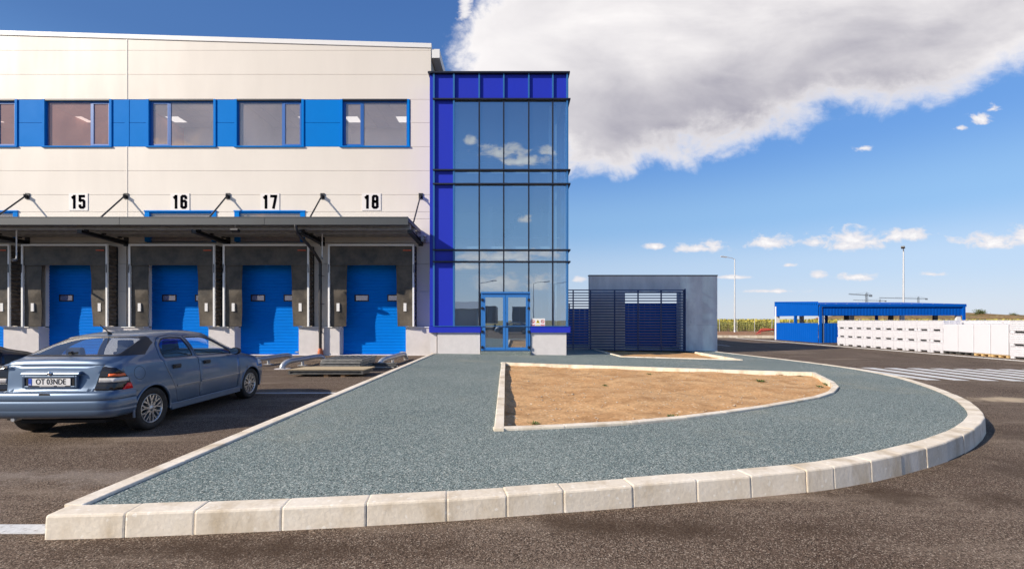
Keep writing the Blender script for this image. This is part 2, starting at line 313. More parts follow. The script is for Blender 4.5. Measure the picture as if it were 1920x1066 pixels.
class MB:
    """collects shapes in world coordinates; build() links them as ONE mesh object"""
    def __init__(s): s.v = []; s.f = []; s.mi = []; s.sm = []
    def add(s, vs, fs, mi=0, smooth=False):
        n = len(s.v); s.v += [tuple(v) for v in vs]; s.f += [tuple(i+n for i in f) for f in fs]
        s.mi += [mi]*len(fs); s.sm += [smooth]*len(fs); return s
    def box(s, x0, x1, y0, y1, z0, z1, mi=0):
        v = [(x0, y0, z0), (x1, y0, z0), (x1, y1, z0), (x0, y1, z0), (x0, y0, z1), (x1, y0, z1), (x1, y1, z1), (x0, y1, z1)]
        return s.add(v, [(0, 3, 2, 1), (4, 5, 6, 7), (0, 1, 5, 4), (1, 2, 6, 5), (2, 3, 7, 6), (3, 0, 4, 7)], mi)
    def hexa(s, b, t, mi=0):
        return s.add(list(b)+list(t), [(0, 3, 2, 1), (4, 5, 6, 7), (0, 1, 5, 4), (1, 2, 6, 5), (2, 3, 7, 6), (3, 0, 4, 7)], mi)
    def quad(s, a, b, c, d, mi=0): return s.add([a, b, c, d], [(0, 1, 2, 3)], mi)
    def bar(s, a, b, w, h, up=(0, 0, 1), mi=0):
        a, b = Vector(a), Vector(b); d = (b-a).normalized(); up = Vector(up)
        if abs(d.dot(up)) > .99: up = Vector((1, 0, 0))
        r = d.cross(up).normalized(); u = r.cross(d)
        o = [r*(-w/2)+u*(-h/2), r*(w/2)+u*(-h/2), r*(w/2)+u*(h/2), r*(-w/2)+u*(h/2)]
        return s.add([a+q for q in o]+[b+q for q in o], [(0, 1, 2, 3)[::-1], (4, 5, 6, 7), (0, 1, 5, 4), (1, 2, 6, 5), (2, 3, 7, 6), (3, 0, 4, 7)], mi)
    def tube(s, pts, r, n=12, mi=0, cap=True):
        pts = [Vector(p) for p in pts]; rr = r if isinstance(r, (list, tuple)) else [r]*len(pts)
        rings = []; prev = None
        for i, p in enumerate(pts):
            t = (pts[min(i+1, len(pts)-1)]-pts[max(i-1, 0)]).normalized()
            if prev is None:
                a = Vector((0, 0, 1)) if abs(t.z) < .9 else Vector((1, 0, 0)); u = t.cross(a).normalized()
            else:
                u = (prev-t*prev.dot(t)).normalized()
            w = t.cross(u); prev = u
            rings.append([p+(u*math.cos(2*PI*k/n)+w*math.sin(2*PI*k/n))*rr[i] for k in range(n)])
        vs = [v for rg in rings for v in rg]; fs = []
        for i in range(len(pts)-1):
            for k in range(n): fs.append((i*n+k, i*n+(k+1) % n, (i+1)*n+(k+1) % n, (i+1)*n+k))
        s.add(vs, fs, mi, True)
        if cap:
            s.add(rings[0], [tuple(range(n))[::-1]], mi); s.add(rings[-1], [tuple(range(n))], mi)
        return s
    def lathe(s, prof, origin=(0, 0, 0), axis='z', n=24, mi=0):
        vs = []; fs = []
        for (r, h) in prof:
            for k in range(n):
                a = 2*PI*k/n; c, q = r*math.cos(a), r*math.sin(a)
                p = (c, q, h) if axis == 'z' else ((h, c, q) if axis == 'x' else (q, h, c))
                vs.append(tuple(p[i]+origin[i] for i in range(3)))
        for i in range(len(prof)-1):
            for k in range(n): fs.append((i*n+k, i*n+(k+1) % n, (i+1)*n+(k+1) % n, (i+1)*n+k))
        return s.add(vs, fs, mi, True)
    def prism(s, poly, ax, a, b, mi=0):
        """polygon in the two axes other than ax, extruded from a to b along ax"""
        def P(p, t): return {'x': (t, p[0], p[1]), 'y': (p[0], t, p[1]), 'z': (p[0], p[1], t)}[ax]
        n = len(poly); vs = [P(p, a) for p in poly]+[P(p, b) for p in poly]
        fs = [tuple(range(n))[::-1], tuple(range(n, 2*n))]+[(i, (i+1) % n, (i+1) % n+n, i+n) for i in range(n)]
        return s.add(vs, fs, mi)
    def frame(s, x0, x1, z0, z1, y0, y1, t, mi=0, tb=None, tt=None):
        tb = t if tb is None else tb; tt = t if tt is None else tt
        s.box(x0, x0+t, y0, y1, z0, z1, mi); s.box(x1-t, x1, y0, y1, z0, z1, mi)
        if tb: s.box(x0+t, x1-t, y0, y1, z0, z0+tb, mi)
        if tt: s.box(x0+t, x1-t, y0, y1, z1-tt, z1, mi)
        return s
    def build(s, name, m, parent=None, bevel=0, recalc=True, auto=True):
        me = bpy.data.meshes.new(name); o0 = org(parent) if parent else Vector((0, 0, 0))
        me.from_pydata([(v[0]-o0.x, v[1]-o0.y, v[2]-o0.z) for v in s.v], [], s.f)
        for q in (m if isinstance(m, (list, tuple)) else [m]): me.materials.append(q)
        me.polygons.foreach_set('material_index', s.mi); me.polygons.foreach_set('use_smooth', s.sm); me.update()
        if recalc:
            bm = bmesh.new(); bm.from_mesh(me); bmesh.ops.recalc_face_normals(bm, faces=bm.faces); bm.to_mesh(me); bm.free()
        o = bpy.data.objects.new(name, me); COL.objects.link(o)
        if parent: o.parent = parent; ORG[o] = o0
        if bevel:
            bv = o.modifiers.new('bevel', 'BEVEL'); bv.width = bevel; bv.segments = 2; bv.limit_method = 'ANGLE'; bv.harden_normals = False
        return o
def struct(o): o['kind'] = 'structure'; return o

def text_mb(txt, size, xs=1.0, offset=0.0, extrude=.002, center=True):
    """lettering as (verts, faces) in the xz plane facing -Y, thickness along Y"""
    cu = bpy.data.curves.new('lettering', 'FONT'); cu.body = txt; cu.size = size; cu.offset = offset; cu.extrude = extrude; cu.resolution_u = 4
    if center: cu.align_x = 'CENTER'; cu.align_y = 'CENTER'
    o = bpy.data.objects.new('lettering', cu); COL.objects.link(o)
    dg = bpy.context.evaluated_depsgraph_get(); dg.update()
    me = bpy.data.meshes.new_from_object(o.evaluated_get(dg))
    vs = [(v.co.x*xs, -v.co.z, v.co.y) for v in me.vertices]; fs = [tuple(p.vertices) for p in me.polygons]
    bpy.data.objects.remove(o); bpy.data.curves.remove(cu); bpy.data.meshes.remove(me)
    return vs, fs

def X(px, Y): return (px-960)*Y/F
def Z(py, Y): return H+(HZ-py)*Y/F
def gz(x, y=0): return -.012*min(max(x, 0), 25)
def pz(x, y): return max(.15-.007*max(y-4, 0)*(x+3.2)/8, gz(x)+.012)

# ------------------------------------------------------------------ ground
def grid(name, xs, ys, zf, m):
    mb = MB(); nx = len(xs)
    mb.add([(x, y, zf(x, y)) for y in ys for x in xs], [(j*nx+i, j*nx+i+1, (j+1)*nx+i+1, (j+1)*nx+i) for j in range(len(ys)-1) for i in range(nx-1)])
    return mb.build(name, m, recalc=False)
struct(grid('ground', [-4000, -400, -60, 60, 400, 4000], [-4000, -400, -60, 60, 400, 4000], lambda x, y: -.45, EARTH))
struct(grid('asphalt_yard', [-70, -30, 0]+[i*2.5 for i in range(1, 11)]+[40, 70], [-70, -30, 0, 20, 45.2], gz, ASPH))
struct(grid('dug_earth_verge', [-60, 0, 10, 20, 25, 40, 160], [45.4, 55, 62, 66, 70, 400], lambda x, y: gz(x)+.06+.25*math.exp(-((y-58)/6)**2) - (.25 if y > 300 else 0), DIRT))

def poly_sheet(name, outline, m, zf, step=.5, jit=0.0, holes=()):
    """a sheet inside an outline, triangulated on a fine lattice so that it can follow zf"""
    pts = [Vector(p) for p in outline]; n = len(pts); edges = [(i, (i+1) % n) for i in range(n)]
    for h in holes:
        k = len(pts); pts += [Vector(p) for p in h]; edges += [(k+i, k+(i+1) % len(h)) for i in range(len(h))]
    def inside(x, y, poly):
        c = False; j = len(poly)-1
        for i in range(len(poly)):
            if (poly[i][1] > y) != (poly[j][1] > y) and x < (poly[j][0]-poly[i][0])*(y-poly[i][1])/(poly[j][1]-poly[i][1])+poly[i][0]: c = not c
            j = i
        return c
    xs = [p.x for p in pts]; ys = [p.y for p in pts]
    x = min(xs)+step*.5
    while x < max(xs):
        y = min(ys)+step*.5
        while y < max(ys):
            qx, qy = x+random.uniform(-jit, jit), y+random.uniform(-jit, jit)
            if inside(qx, qy, outline): pts.append(Vector((qx, qy)))
            y += step
        x += step
    vs, es, fs, *_ = delaunay_2d_cdt(pts, edges, [], 0, 1e-5)
    fs = [f for f in fs if inside(sum(vs[i].x for i in f)/3, sum(vs[i].y for i in f)/3, outline)]
    for h in holes: fs = [f for f in fs if not inside(sum(vs[i].x for i in f)/3, sum(vs[i].y for i in f)/3, h)]
    mb = MB(); mb.add([(v.x, v.y, zf(v.x, v.y)) for v in vs], [tuple(f) for f in fs], 0, jit > 0)
    o = mb.build(name, m, recalc=False)
    for p in o.data.polygons:
        if p.normal.z < 0: p.flip()
    return o

def spline(pts, n=8, closed=False):
    out = []; P = [np.array(p, float) for p in pts]; L = len(P)
    for i in range(L if closed else L-1):
        g = (lambda k: P[k % L]) if closed else (lambda k: P[min(max(k, 0), L-1)])
        p0, p1, p2, p3 = g(i-1), g(i), g(i+1), g(i+2)
        for k in range(n):
            t = k/n
            out.append(tuple(.5*((2*p1)+(-p0+p2)*t+(2*p0-5*p1+4*p2-p3)*t*t+(-p0+3*p1-3*p2+p3)*t**3)))
    if not closed: out.append(tuple(P[-1]))
    return out
def resample(pts, step):
    P = np.array(pts); d = np.r_[0, np.cumsum(np.linalg.norm(np.diff(P, axis=0), axis=1))]; n = max(1, round(d[-1]/step)); t = np.linspace(0, d[-1], n+1)
    return [(float(np.interp(q, d, P[:, 0])), float(np.interp(q, d, P[:, 1]))) for q in t]
def offset_line(pts, w):
    """shift a polyline to its left by w"""
    P = np.array(pts); T = np.gradient(P, axis=0); T /= np.linalg.norm(T, axis=1)[:, None]
    return [(p[0]-t[1]*w, p[1]+t[0]*w) for p, t in zip(P, T)]

# outer edge of the pavement, from the near left corner round to the back
OUT = spline([(-3.20, 3.07), (-2.59, 3.11), (-1.57, 3.214), (-.44, 3.36), (.42, 3.52), (1.32, 3.706), (2.28, 3.913), (3.05, 4.13), (3.99, 4.53), (4.98, 5.06), (5.95, 5.72), (6.85, 6.5),
              (7.95, 7.85), (9.0, 9.6), (9.85, 11.4), (10.35, 13.2), (10.55, 15), (10.55, 17), (10.4, 19.5), (10.25, 22.5), (10.2, 30)], 8)
KW = .17
INN = offset_line(OUT, KW)
LEFT_IN = -3.10
pav = [(LEFT_IN, INN[0][1])]+[p for p in INN[2:]]+[(LEFT_IN, 30)]
def kstrip(name, outer, w, block, top, base, m, gap=.004, cham=.016, jit=.0035, endcut=False):
    """row of kerbstones along a line, the stone to the left of it"""
    st = resample(outer, block/8); n8 = len(st)-1; idx = [0]
    while idx[-1] < n8-5: idx.append(min(n8, idx[-1]+random.choice((7, 8, 8, 8, 9)) if random.random() < .93 else idx[-1]+5))
    idx[-1] = n8; st = [st[k] for k in idx]; mb = MB()
    P = []
    for i in range(len(st)-1):
        a, b = np.array(st[i]), np.array(st[i+1]); L = np.linalg.norm(b-a); t = (b-a)/L; nrm = np.array([-t[1], t[0]])
        jx = random.uniform(-jit, jit); jz = random.uniform(-jit, jit); tw = random.uniform(-jit, jit)
        rings = []
        for k, q in ((0, gap/2), (1, gap/2+.012), (2, L-gap/2-.012), (3, L-gap/2)):
            c = a+t*q; ins = .003 if k in (0, 3) else 0.0
            o_ = c+nrm*(jx+tw*(q/L)+ins); i_ = c+nrm*(w+jx)
            zt = top(*c)+jz-ins; zb = base(*c)-.05
            rings.append([(o_[0]-nrm[0]*.012, o_[1]-nrm[1]*.012, zb), (o_[0], o_[1], zt-cham), (o_[0]+nrm[0]*cham*.35, o_[1]+nrm[1]*cham*.35, zt-cham*.3), (o_[0]+nrm[0]*cham, o_[1]+nrm[1]*cham, zt), (i_[0], i_[1], zt), (i_[0], i_[1], zb)])
        vs = [v for r in rings for v in r]; n = 6; fs = []
        for r in range(3):
            for k in range(n): fs.append((r*n+k, r*n+(k+1) % n, (r+1)*n+(k+1) % n, (r+1)*n+k))
        fs += [tuple(range(n))[::-1], tuple(range(3*n, 4*n))]
        mb.add(vs, fs, 0)
        # mortar in the joint
        o_ = b; zt = top(*b)-.014; zb = base(*b)-.05; q = t*gap*1.1
        pts = [o_+nrm*.016-q, o_+nrm*.016+q, o_+nrm*(w-.01)+q, o_+nrm*(w-.01)-q]
        if i < len(st)-2: mb.hexa([(p[0], p[1], zb) for p in pts], [(p[0], p[1], zt) for p in pts], 1)
    return struct(mb.build(name, [m, KERBG]))
kstrip('kerb', OUT, KW, .52, lambda x, y: pz(x, y)+.012, gz, KERB)
LK = [(LEFT_IN-.14, 3.25), (LEFT_IN-.14, 18.25)]
kstrip('kerb', [(LEFT_IN, 18.15), (LEFT_IN, 3.24)][::-1], .14, 1.0, lambda x, y: .172, lambda x, y: 0, KERB, gap=.004, cham=.012, jit=.0015)
# planting beds
BED1 = [(-.22, 5.47), (1.67, 5.86), (3.53, 6.72), (5.0, 7.62), (5.7, 8.1), (6.45, 8.85), (6.95, 9.55), (7.3, 10.2), (7.75, 11.2), (8.15, 12.05), (3.9, 13.25), (-.34, 14.4)]
low = spline(BED1[:10], 5)
BED1F = low+[(3.9, 13.25), (-.34, 14.4)]
BED2 = [(4.05, 22.2), (4.25, 17.5), (8.5, 16.5), (8.75, 21.2), (8.4, 22.3)]
PAV = struct(poly_sheet('pavement', pav, PAVE, pz, .6, 0, (BED1F, BED2)))
def hump(x, y, s): return .05*math.sin(x*1.7*s+y*.9)*math.cos(y*1.3*s-x*.6)+.02*math.sin(x*5.1+y*3)*math.sin(y*4.3-x*2.2)
struct(poly_sheet('planting_bed_soil', BED1F, SOIL, lambda x, y: pz(x, y)-.065+.5*hump(x, y, 1)+random.uniform(-.012, .012), .22, .06))
struct(poly_sheet('planting_bed_soil', BED2, SOIL, lambda x, y: pz(x, y)-.06+.4*hump(x, y, 1.2)+random.uniform(-.012, .012), .3, .08))
def bedkerb(line, w=.1): kstrip('kerb', line, w, .9, lambda x, y: pz(x, y)+.035, lambda x, y: gz(x)-.1, KERB, gap=.004, cham=.012, jit=.002)
bedkerb(low); bedkerb([low[-1], (3.9, 13.25), (-.34, 14.4)]); bedkerb([(-.34, 14.4), (-.22, 5.47)], .12)
for a, b in ((1, 2), (2, 3)): bedkerb([BED2[a], BED2[b]])
bedkerb([BED2[0], BED2[1]])

# painted markings and the far kerbs
mk = MB(); mk.box(-30, -3.2, 3.15, 3.29, -.01, .004); struct(mk.build('road_marking', PAINT))
mk = MB(); mk.box(-5.4, -3.25, 9.2, 9.3, -.01, .004); struct(mk.build('road_marking', PAINT))
mk = MB()
for i in range(11):
    x0 = 11.35+i*.80
    mk.hexa([(x0, 12.3, gz(x0)-.01), (x0+.42, 12.3, gz(x0)-.01), (x0+.42, 15.6, gz(x0)-.01), (x0, 15.6, gz(x0)-.01)],
            [(x0, 12.3, gz(x0)+.004), (x0+.42, 12.3, gz(x0+.42)+.004), (x0+.42, 15.6, gz(x0+.42)+.004), (x0, 15.6, gz(x0)+.004)])
struct(mk.build('road_marking', PAINT))
mk = MB(); mk.hexa([(14, 29, -.3), (14.15, 29, -.3), (14.15, 36, -.3), (14, 36, -.3)], [(14, 29, gz(14)+.004), (14.15, 29, gz(14.15)+.004), (14.15, 36, gz(14.15)+.004), (14, 36, gz(14)+.004)]); struct(mk.build('road_marking', PAINT))
mk = MB(); mk.box(22.0, 22.15, 8, 44, -.5, gz(22)+.02); struct(mk.build('kerb', PAINT))
mk = MB(); mk.hexa([(5, 45.2, -.5), (60, 45.2, -.5), (60, 45.4, -.5), (5, 45.4, -.5)], [(5, 45.2, .04), (60, 45.2, -.16), (60, 45.4, -.16), (5, 45.4, .04)]); struct(mk.build('kerb', KERB))

# ------------------------------------------------------------------ warehouse
YW = 19.4; K = YW/F
def wx(px): return X(px, YW)
def wz(py): return Z(py, YW)
WR = wx(808)                                   # right end of the front wall
WL = -36.0
wh = thing('warehouse', ((WL+WR)/2, YW, 0), 'cream panelled warehouse with a blue window band and numbered loading doors', 'warehouse')
DOORS = [(-24.45, -21.7), (-20.2, -17.46), (-15.72, -12.95), (-11.84, -9.1), (-7.36, -4.53)]
NUMS = [None, '15', '16', '17', '18']
WINS = [(-105, 33, 'r'), (80, 210, 'r'), (275, 405, 'l'), (440, 570, 'r'), (638, 768, 'l')]
zb0, zb1 = wz(275), wz(186.5)
def roofz(x): return wz(82)+(WR-x)*.030
rows = [1.23, wz(546), 3.94, wz(455), wz(410), wz(365), wz(320), zb0]
mb = MB(); g_ = .006
def wallrow(x0, x1, z0, z1):
    for (a, b) in ((x0, min(x1, wx(238)-.03)), (max(x0, wx(238)+.03), x1)):
        if b-a > .02: mb.box(a, b, YW, YW+.1, z0+g_, z1-g_)
DT = 4.0
for i in range(len(rows)-1):
    z0, z1 = rows[i], rows[i+1]
    segs = [(WL, WR)]
    if z0 < 3.9:
        segs = []; c = WL
        for (a, b) in DOORS: segs.append((c, a-.02)); c = b+.02
        segs.append((c, WR))
    if z0 > 4.5 and z1 < 7.0:                  # low windows behind the canopy
        s2 = []; c = WL
        for (a, b) in ((wx(-99), wx(34)), (wx(272), wx(406)), (wx(440), wx(572))):
            s2.append((c, a)); c = b
        s2.append((c, WR)); 
        lo = 6.19
        for (a, b) in s2: wallrow(a, b, z0, min(z1, lo)) if z0 < lo else None
        for (a, b) in ((WL, WR),): wallrow(a, b, max(z0, lo), z1) if z1 > lo else None
        continue
    for (a, b) in segs: wallrow(a, b, z0, z1)
top = [zb1, wz(139.8), wz(94.7)]
for i in range(2): wallrow(WL, WR, top[i], top[i+1])
# the top row follows the sloping roof
for (a, b) in ((WL, wx(238)-.03), (wx(238)+.03, WR)):
    mb.hexa([(a, YW, top[2]+g_), (b, YW, top[2]+g_), (b, YW+.1, top[2]+g_), (a, YW+.1, top[2]+g_)], [(a, YW, roofz(a)-.15), (b, YW, roofz(b)-.15), (b, YW+.1, roofz(b)-.15), (a, YW+.1, roofz(a)-.15)])
# cream pieces right of the last window
mid = wz(230); wallrow(wx(769.5), WR, zb0, mid); wallrow(wx(769.5), WR, mid, zb1)
mb.build('wall', CREAM, wh)
# backing behind the joints, the side wall and the roof
mb = MB()
mb.box(WL, WR-.01, YW+.104, YW+.12, 6.3, zb0-.05); mb.box(WL, WR-.01, YW+.104, YW+.12, zb1+.05, 13.2)
mb.box(WR-.15, WR, YW+.104, 64, 1.0, 13.2)
mb.build('backing_wall', mat('joint_shadow', (.42, .39, .36), .8), wh)
mb = MB(); mb.hexa([(WL, YW+.1, 13.3), (WR, YW+.1, 13.1), (WR, 64, 13.1), (WL, 64, 13.3)], [(WL, YW+.1, roofz(WL)-.2), (WR, YW+.1, roofz(WR)-.2), (WR, 64, roofz(WR)-.2), (WL, 64, roofz(WL)-.2)]); mb.build('roof', GALVR, wh)
mb = MB(); mb.hexa([(WL, YW-.03, roofz(WL)-.19), (WR+.02, YW-.03, roofz(WR)-.19), (WR+.02, YW+.15, roofz(WR)-.19), (WL, YW+.15, roofz(WL)-.19)], [(WL, YW-.03, roofz(WL)), (WR+.02, YW-.03, roofz(WR)), (WR+.02, YW+.15, roofz(WR)), (WL, YW+.15, roofz(WL))])
mb.build('roof_flashing', WHITE, wh)
mb = MB(); mb.box(WR+.022, WR+.37, YW+.02, 63, 12.86, 13.24); mb.build('gutter', WHITE, wh)
mb = MB(); mb.box(wx(238)-.028, wx(238)+.028, YW-.012, YW+.1, 5.3, zb0); mb.build('joint_cover', CREAM, wh); mb = MB(); mb.box(wx(238)-.028, wx(238)+.028, YW-.012, YW+.1, zb1, roofz(wx(238))-.19); mb.build('joint_cover', CREAM, wh)
# blue infill between the windows
for (a, b) in ((WL, wx(-105)-2.0), (wx(-105)-2.0, wx(-105))):
    mb = MB()
    for (z0, z1) in ((zb0, mid), (mid, zb1)): mb.box(a+.01, b-.01, YW+.005, YW+.1, z0+.008, z1-.008)
    mb.build('infill_panel', BLUE, wh)
for i in range(4):
    a, b = WINS[i][1], WINS[i+1][0]
    cuts = [a, b] if not (a < 238 < b) else [a, 236.5, 239.5, b]
    mb = MB()
    for j in range(0, len(cuts), 2):
        for (z0, z1) in ((zb0, mid), (mid, zb1)): mb.box(wx(cuts[j])+.01, wx(cuts[j+1])-.01, YW+.005, YW+.1, z0+.008, z1-.008)
    if len(cuts) > 2: mb.box(wx(236.5)-.06, wx(239.5)+.06, YW-.006, YW+.004, zb0, zb1)
    mb.build('infill_panel', BLUE, wh)
def window(x0, x1, z0, z1, side, sash_w, glass, parent, trim=.10):
    o = MB(); o.box(x0, x0+trim, YW-.03, YW+.14, z0, z1); o.box(x1-trim, x1, YW-.03, YW+.14, z0, z1)
    o.box(x0-.02, x1+.02, YW-.06, YW+.14, z0-.03, z0+.02)
    win = o.build('window', BLUE, parent)
    o = MB(); o.box(x0+trim, x1-trim, YW-.02, YW+.14, z1-.05, z1+.015); o.build('window_head', CAPM, win)
    xi0, xi1, zi0, zi1 = x0+trim+.002, x1-trim-.002, z0+.021, z1-.051
    y0 = YW+.07
    o = MB(); o.frame(xi0, xi1, zi0, zi1, y0, y0+.06, .05); xm = xi0+sash_w if side == 'l' else xi1-sash_w
    o.box(xm-.035, xm+.035, y0-.003, y0+.063, zi0+.05, zi1-.05)
    s0, s1 = (xi0+.052, xm-.037) if side == 'l' else (xm+.037, xi1-.052)
    o.frame(s0, s1, zi0+.052, zi1-.052, y0-.01, y0+.05, .06); o.build('frame', BLUE_D, win)
    o = MB(); f0, f1 = (xm+.036, xi1-.051) if side == 'l' else (xi0+.051, xm-.036)
    o.box(f0, f1, y0+.02, y0+.03, zi0+.051, zi1-.051); o.build('pane', glass, win)
    o = MB(); o.box(s0+.061, s1-.061, y0+.015, y0+.025, zi0+.113, zi1-.113); o.build('pane', glass, win)
for i, (a, b, sd) in enumerate(WINS):
    window(wx(a), wx(b), zb0, zb1, sd, .85, GLASR if i < 2 else GLASW, wh)
for (a, b) in ((-99, 34), (272, 406), (440, 572)):
    x0, x1 = wx(a), wx(b); o = MB(); o.box(x0, x0+.2, YW-.03, YW+.13, 4.9, 6.19); o.box(x1-.2, x1, YW-.03, YW+.13, 4.9, 6.19); o.box(x0-.02, x1+.02, YW-.05, YW+.13, 6.19, 6.24); o.box(x0+.2, x1-.2, YW+.04, YW+.1, 6.13, 6.188)
    w_ = o.build('window', BLUE, wh); o = MB(); o.box(x0+.2, x1-.2, YW+.06, YW+.07, 4.9, 6.13); o.build('pane', GLASW, w_)
# office rooms behind the band
for (i, wallm) in enumerate((REFLW, REFLW, ROOMW, ROOMW, ROOMW)):
    a, b, _ = WINS[i]; x0, x1 = wx(a)-1.0, wx(b)+1.0
    if i == 4: x1 = WR-.2
    o = MB(); o.quad((x0, YW+2.9, 8.2), (x1, YW+2.9, 8.2), (x1, YW+2.9, 11.06), (x0, YW+2.9, 11.06)); o.quad((x0, YW+.13, 8.2), (x1, YW+.13, 8.2), (x1, YW+2.9, 8.2), (x0, YW+2.9, 8.2))
    o.quad((x0, YW+.13, 8.2), (x0, YW+2.9, 8.2), (x0, YW+2.9, 11.06), (x0, YW+.13, 11.06)); o.quad((x1, YW+.13, 8.2), (x1, YW+2.9, 8.2), (x1, YW+2.9, 11.06), (x1, YW+.13, 11.06))
    o.build('room_wall', wallm, wh)
    o = MB(); n = int((x1-x0)/.6)
    for q in range(n):
        for r in range(4):
            lit = (q % 4 == 1 and r == 2)
            o.box(x0+q*.6+.012, x0+q*.6+.588, YW+.3+r*.62, YW+.3+r*.62+.6, 11.0, 11.03, 1 if lit else 0)
    o.build('ceiling', [TILE, LIT], wh)
mb = MB(); mb.box(WL, WR-.2, YW+3.2, YW+3.3, 0, 13); mb.build('inner_wall', ROOMG, wh)

# plinth blocks between the doors
YP = 19.12
edges = [WL]+[v for d_ in DOORS for v in d_]+[WR]
for i in range(0, len(edges), 2):
    a, b = edges[i]+.0, edges[i+1]
    mb = MB(); mb.box(a, b, YP, YW+.2, 0, 1.19); pl_ = mb.build('plinth', PLAST, wh)
    mb = MB(); mb.box(a-.02, b+.02, YP-.04, YP+.25, 1.192, 1.225); mb.build('ledge', ALU, pl_)
    for (c, d_) in (((a-.005, a+.05),) if i else ())+(((b-.05, b+.005),) if i < len(edges)-2 else ()):
        mb = MB(); mb.box(c, d_, YW+.02, YW+.22, 1.23, DT-.1); mb.build('door_jamb', ALU, wh)

# sectional dock doors
def dock_door(x0, x1):
    o = MB(); n = 30; h = DT/n; y = YW+.16
    prof = []
    for i in range(n):
        z0 = i*h; prof += [(y, z0+.012), (y-.012, z0+.030), (y-.012, z0+h-.018), (y, z0+h-.002)]
    vs = []; fs = []
    for (yy, zz) in prof: vs += [(x0, yy, zz), (x1, yy, zz)]
    for i in range(len(prof)-1): fs.append((2*i, 2*i+1, 2*i+3, 2*i+2))
    o.add(vs, fs); o.box(x0, x1, y+.005, y+.05, 0.003, DT+.2)
    o.box(x0, x1, y-.03, y, .0, .012)
    d = o.build('dock_door', DOORB, wh)
    cx = (x0+x1)/2
    for q in (-.61, .82):
        w = MB(); xc = cx+q; w.frame(xc-.31, xc+.31, 2.32, 2.62, y-.03, y-.013, .045); f = w.build('door_window', BLACK, d)
        w = MB(); w.box(xc-.265, xc+.265, y-.021, y-.014, 2.365, 2.575); w.build('pane', GLASW, f)
    w = MB(); w.box(x1-.36, x1-.02, y-.035, y-.013, .10, .13); w.box(x1-.30, x1-.22, y-.05, y-.036, .09, .14); w.build('bolt', GALV, d)
for (a, b) in DOORS: dock_door(a, b)
mb = MB(); mb.box(WL, WR, YW-.32, YW+.05, -.02, .02); mb.build('sill', PLAST, wh)

# dock shelters
def make_shelter():
    r = thing('dock_shelter', (0, 0, 0), '-', 'dock shelter', 'dock shelters around the loading doors')
    w = 1.815; f = -.5; zt = 4.70; zb = 1.235            # local: x about the centre, y from the wall, z
    o = MB(); o.frame(-w, w, zb, zt, f-.03, f+.04, .07, tb=0); o.build('frame', ALU, r)
    def sheet(x0, x1, z0, z1, nx, nz, fn):
        o = MB(); vs = []; fs = []
        for side in (0, .012):
            for j in range(nz+1):
                for i in range(nx+1):
                    s, t = i/nx, j/nz; xx, yy, zz = fn(x0+(x1-x0)*s, z0+(z1-z0)*t, s, t); vs.append((xx, yy+side, zz))
        m = (nx+1)*(nz+1)
        for k in (0, m):
            for j in range(nz):
                for i in range(nx): q = k+j*(nx+1)+i; fs.append((q, q+1, q+nx+2, q+nx+1))
        o.add(vs, fs, 0, True); return o
    sheet(-w+.07, w-.07, 3.80, zt-.072, 14, 5, lambda x, z, s, t: (x, f+.01-.03*math.sin(s*PI)*(1-t)+.008*math.sin(x*5), z+.02*(1-t)*math.sin(s*PI))).build('header_curtain', RUB, r)
    for sgn in (-1, 1):
        sheet(0, 1, zb+.01, 3.83, 4, 12, lambda s_, z, s, t, g=sgn: (g*(w-.08-(.70-.05*(1-t))*s), f+.045+.05*s*(1-t)+.02*math.sin(t*9+g)*s, z)).build('side_curtain', RUB, r)
        o = MB(); xm = sgn*(w-.40); o.box(xm-.06, xm+.06, f+.035, f+.075, 1.88, 2.22); o.build('guide_mark', WHITE, r)
        o = MB(); n = 20; dz = (zt-.05-zb)/n                 # pleated bellows along the side
        prof = []
        for i in range(n): prof += [(sgn*(w-.002), zb+i*dz), (sgn*(w-.085), zb+(i+.5)*dz)]
        prof.append((sgn*(w-.005), zt-.05)); vs = []; fs = []
        for k, (xx, zz) in enumerate(prof):
            for j in range(5): vs.append((xx+.012*math.sin(j*2.1+k), -.46+.115*j, zz+.03*math.sin(j*1.3+k*.4)))
        for k in range(len(prof)-1):
            for j in range(4): fs.append((k*5+j, k*5+j+1, k*5+j+6, k*5+j+5))
        o.add(vs, fs, 0, False); o.build('bellows', BELL, r)
        o = MB(); o.box(sgn*w-.03 if sgn > 0 else -w, sgn*w if sgn > 0 else -w+.03, -.05, -.005, zb, zt-.05); o.build('rear_frame', BLACK, r)
        o = MB(); o.bar((sgn*(w-.035), f-.04, 3.86), (sgn*(w-.02), f-.05, 3.5), .02, .02); o.build('clip', BLACK, r)
    o = MB(); o.box(-w+.02, w-.02, f+.05, -.01, zt-.06, zt-.03); o.build('roof_sheet', BELL, r)
    o = MB()
    for q in range(6): o.box(w-.46+q*.058, w-.46+q*.058+(.05 if q % 2 else .054), f-.052, f-.046, 4.42, 4.46)
    o.build('brand_strip', ORANGE, r)
    return r
sh0 = make_shelter()
YD = 18.9
cent = [X(-62, YD), X(121.5, YD), X(322.5, YD), X(499, YD), X(696, YD)]
slab = ['dock shelter cut off by the left edge of the photo, left of door 15', 'black dock shelter around door 15 behind the parked car', 'black dock shelter around door 16 behind the car roof', 'black dock shelter around door 17 left of the sloping downpipe', 'black dock shelter around door 18 nearest the blue tower']
for i, cx in enumerate(cent):
    s_ = sh0 if i == 0 else copy_tree(sh0)
    s_.location = (cx, YW, 0); s_['label'] = slab[i]

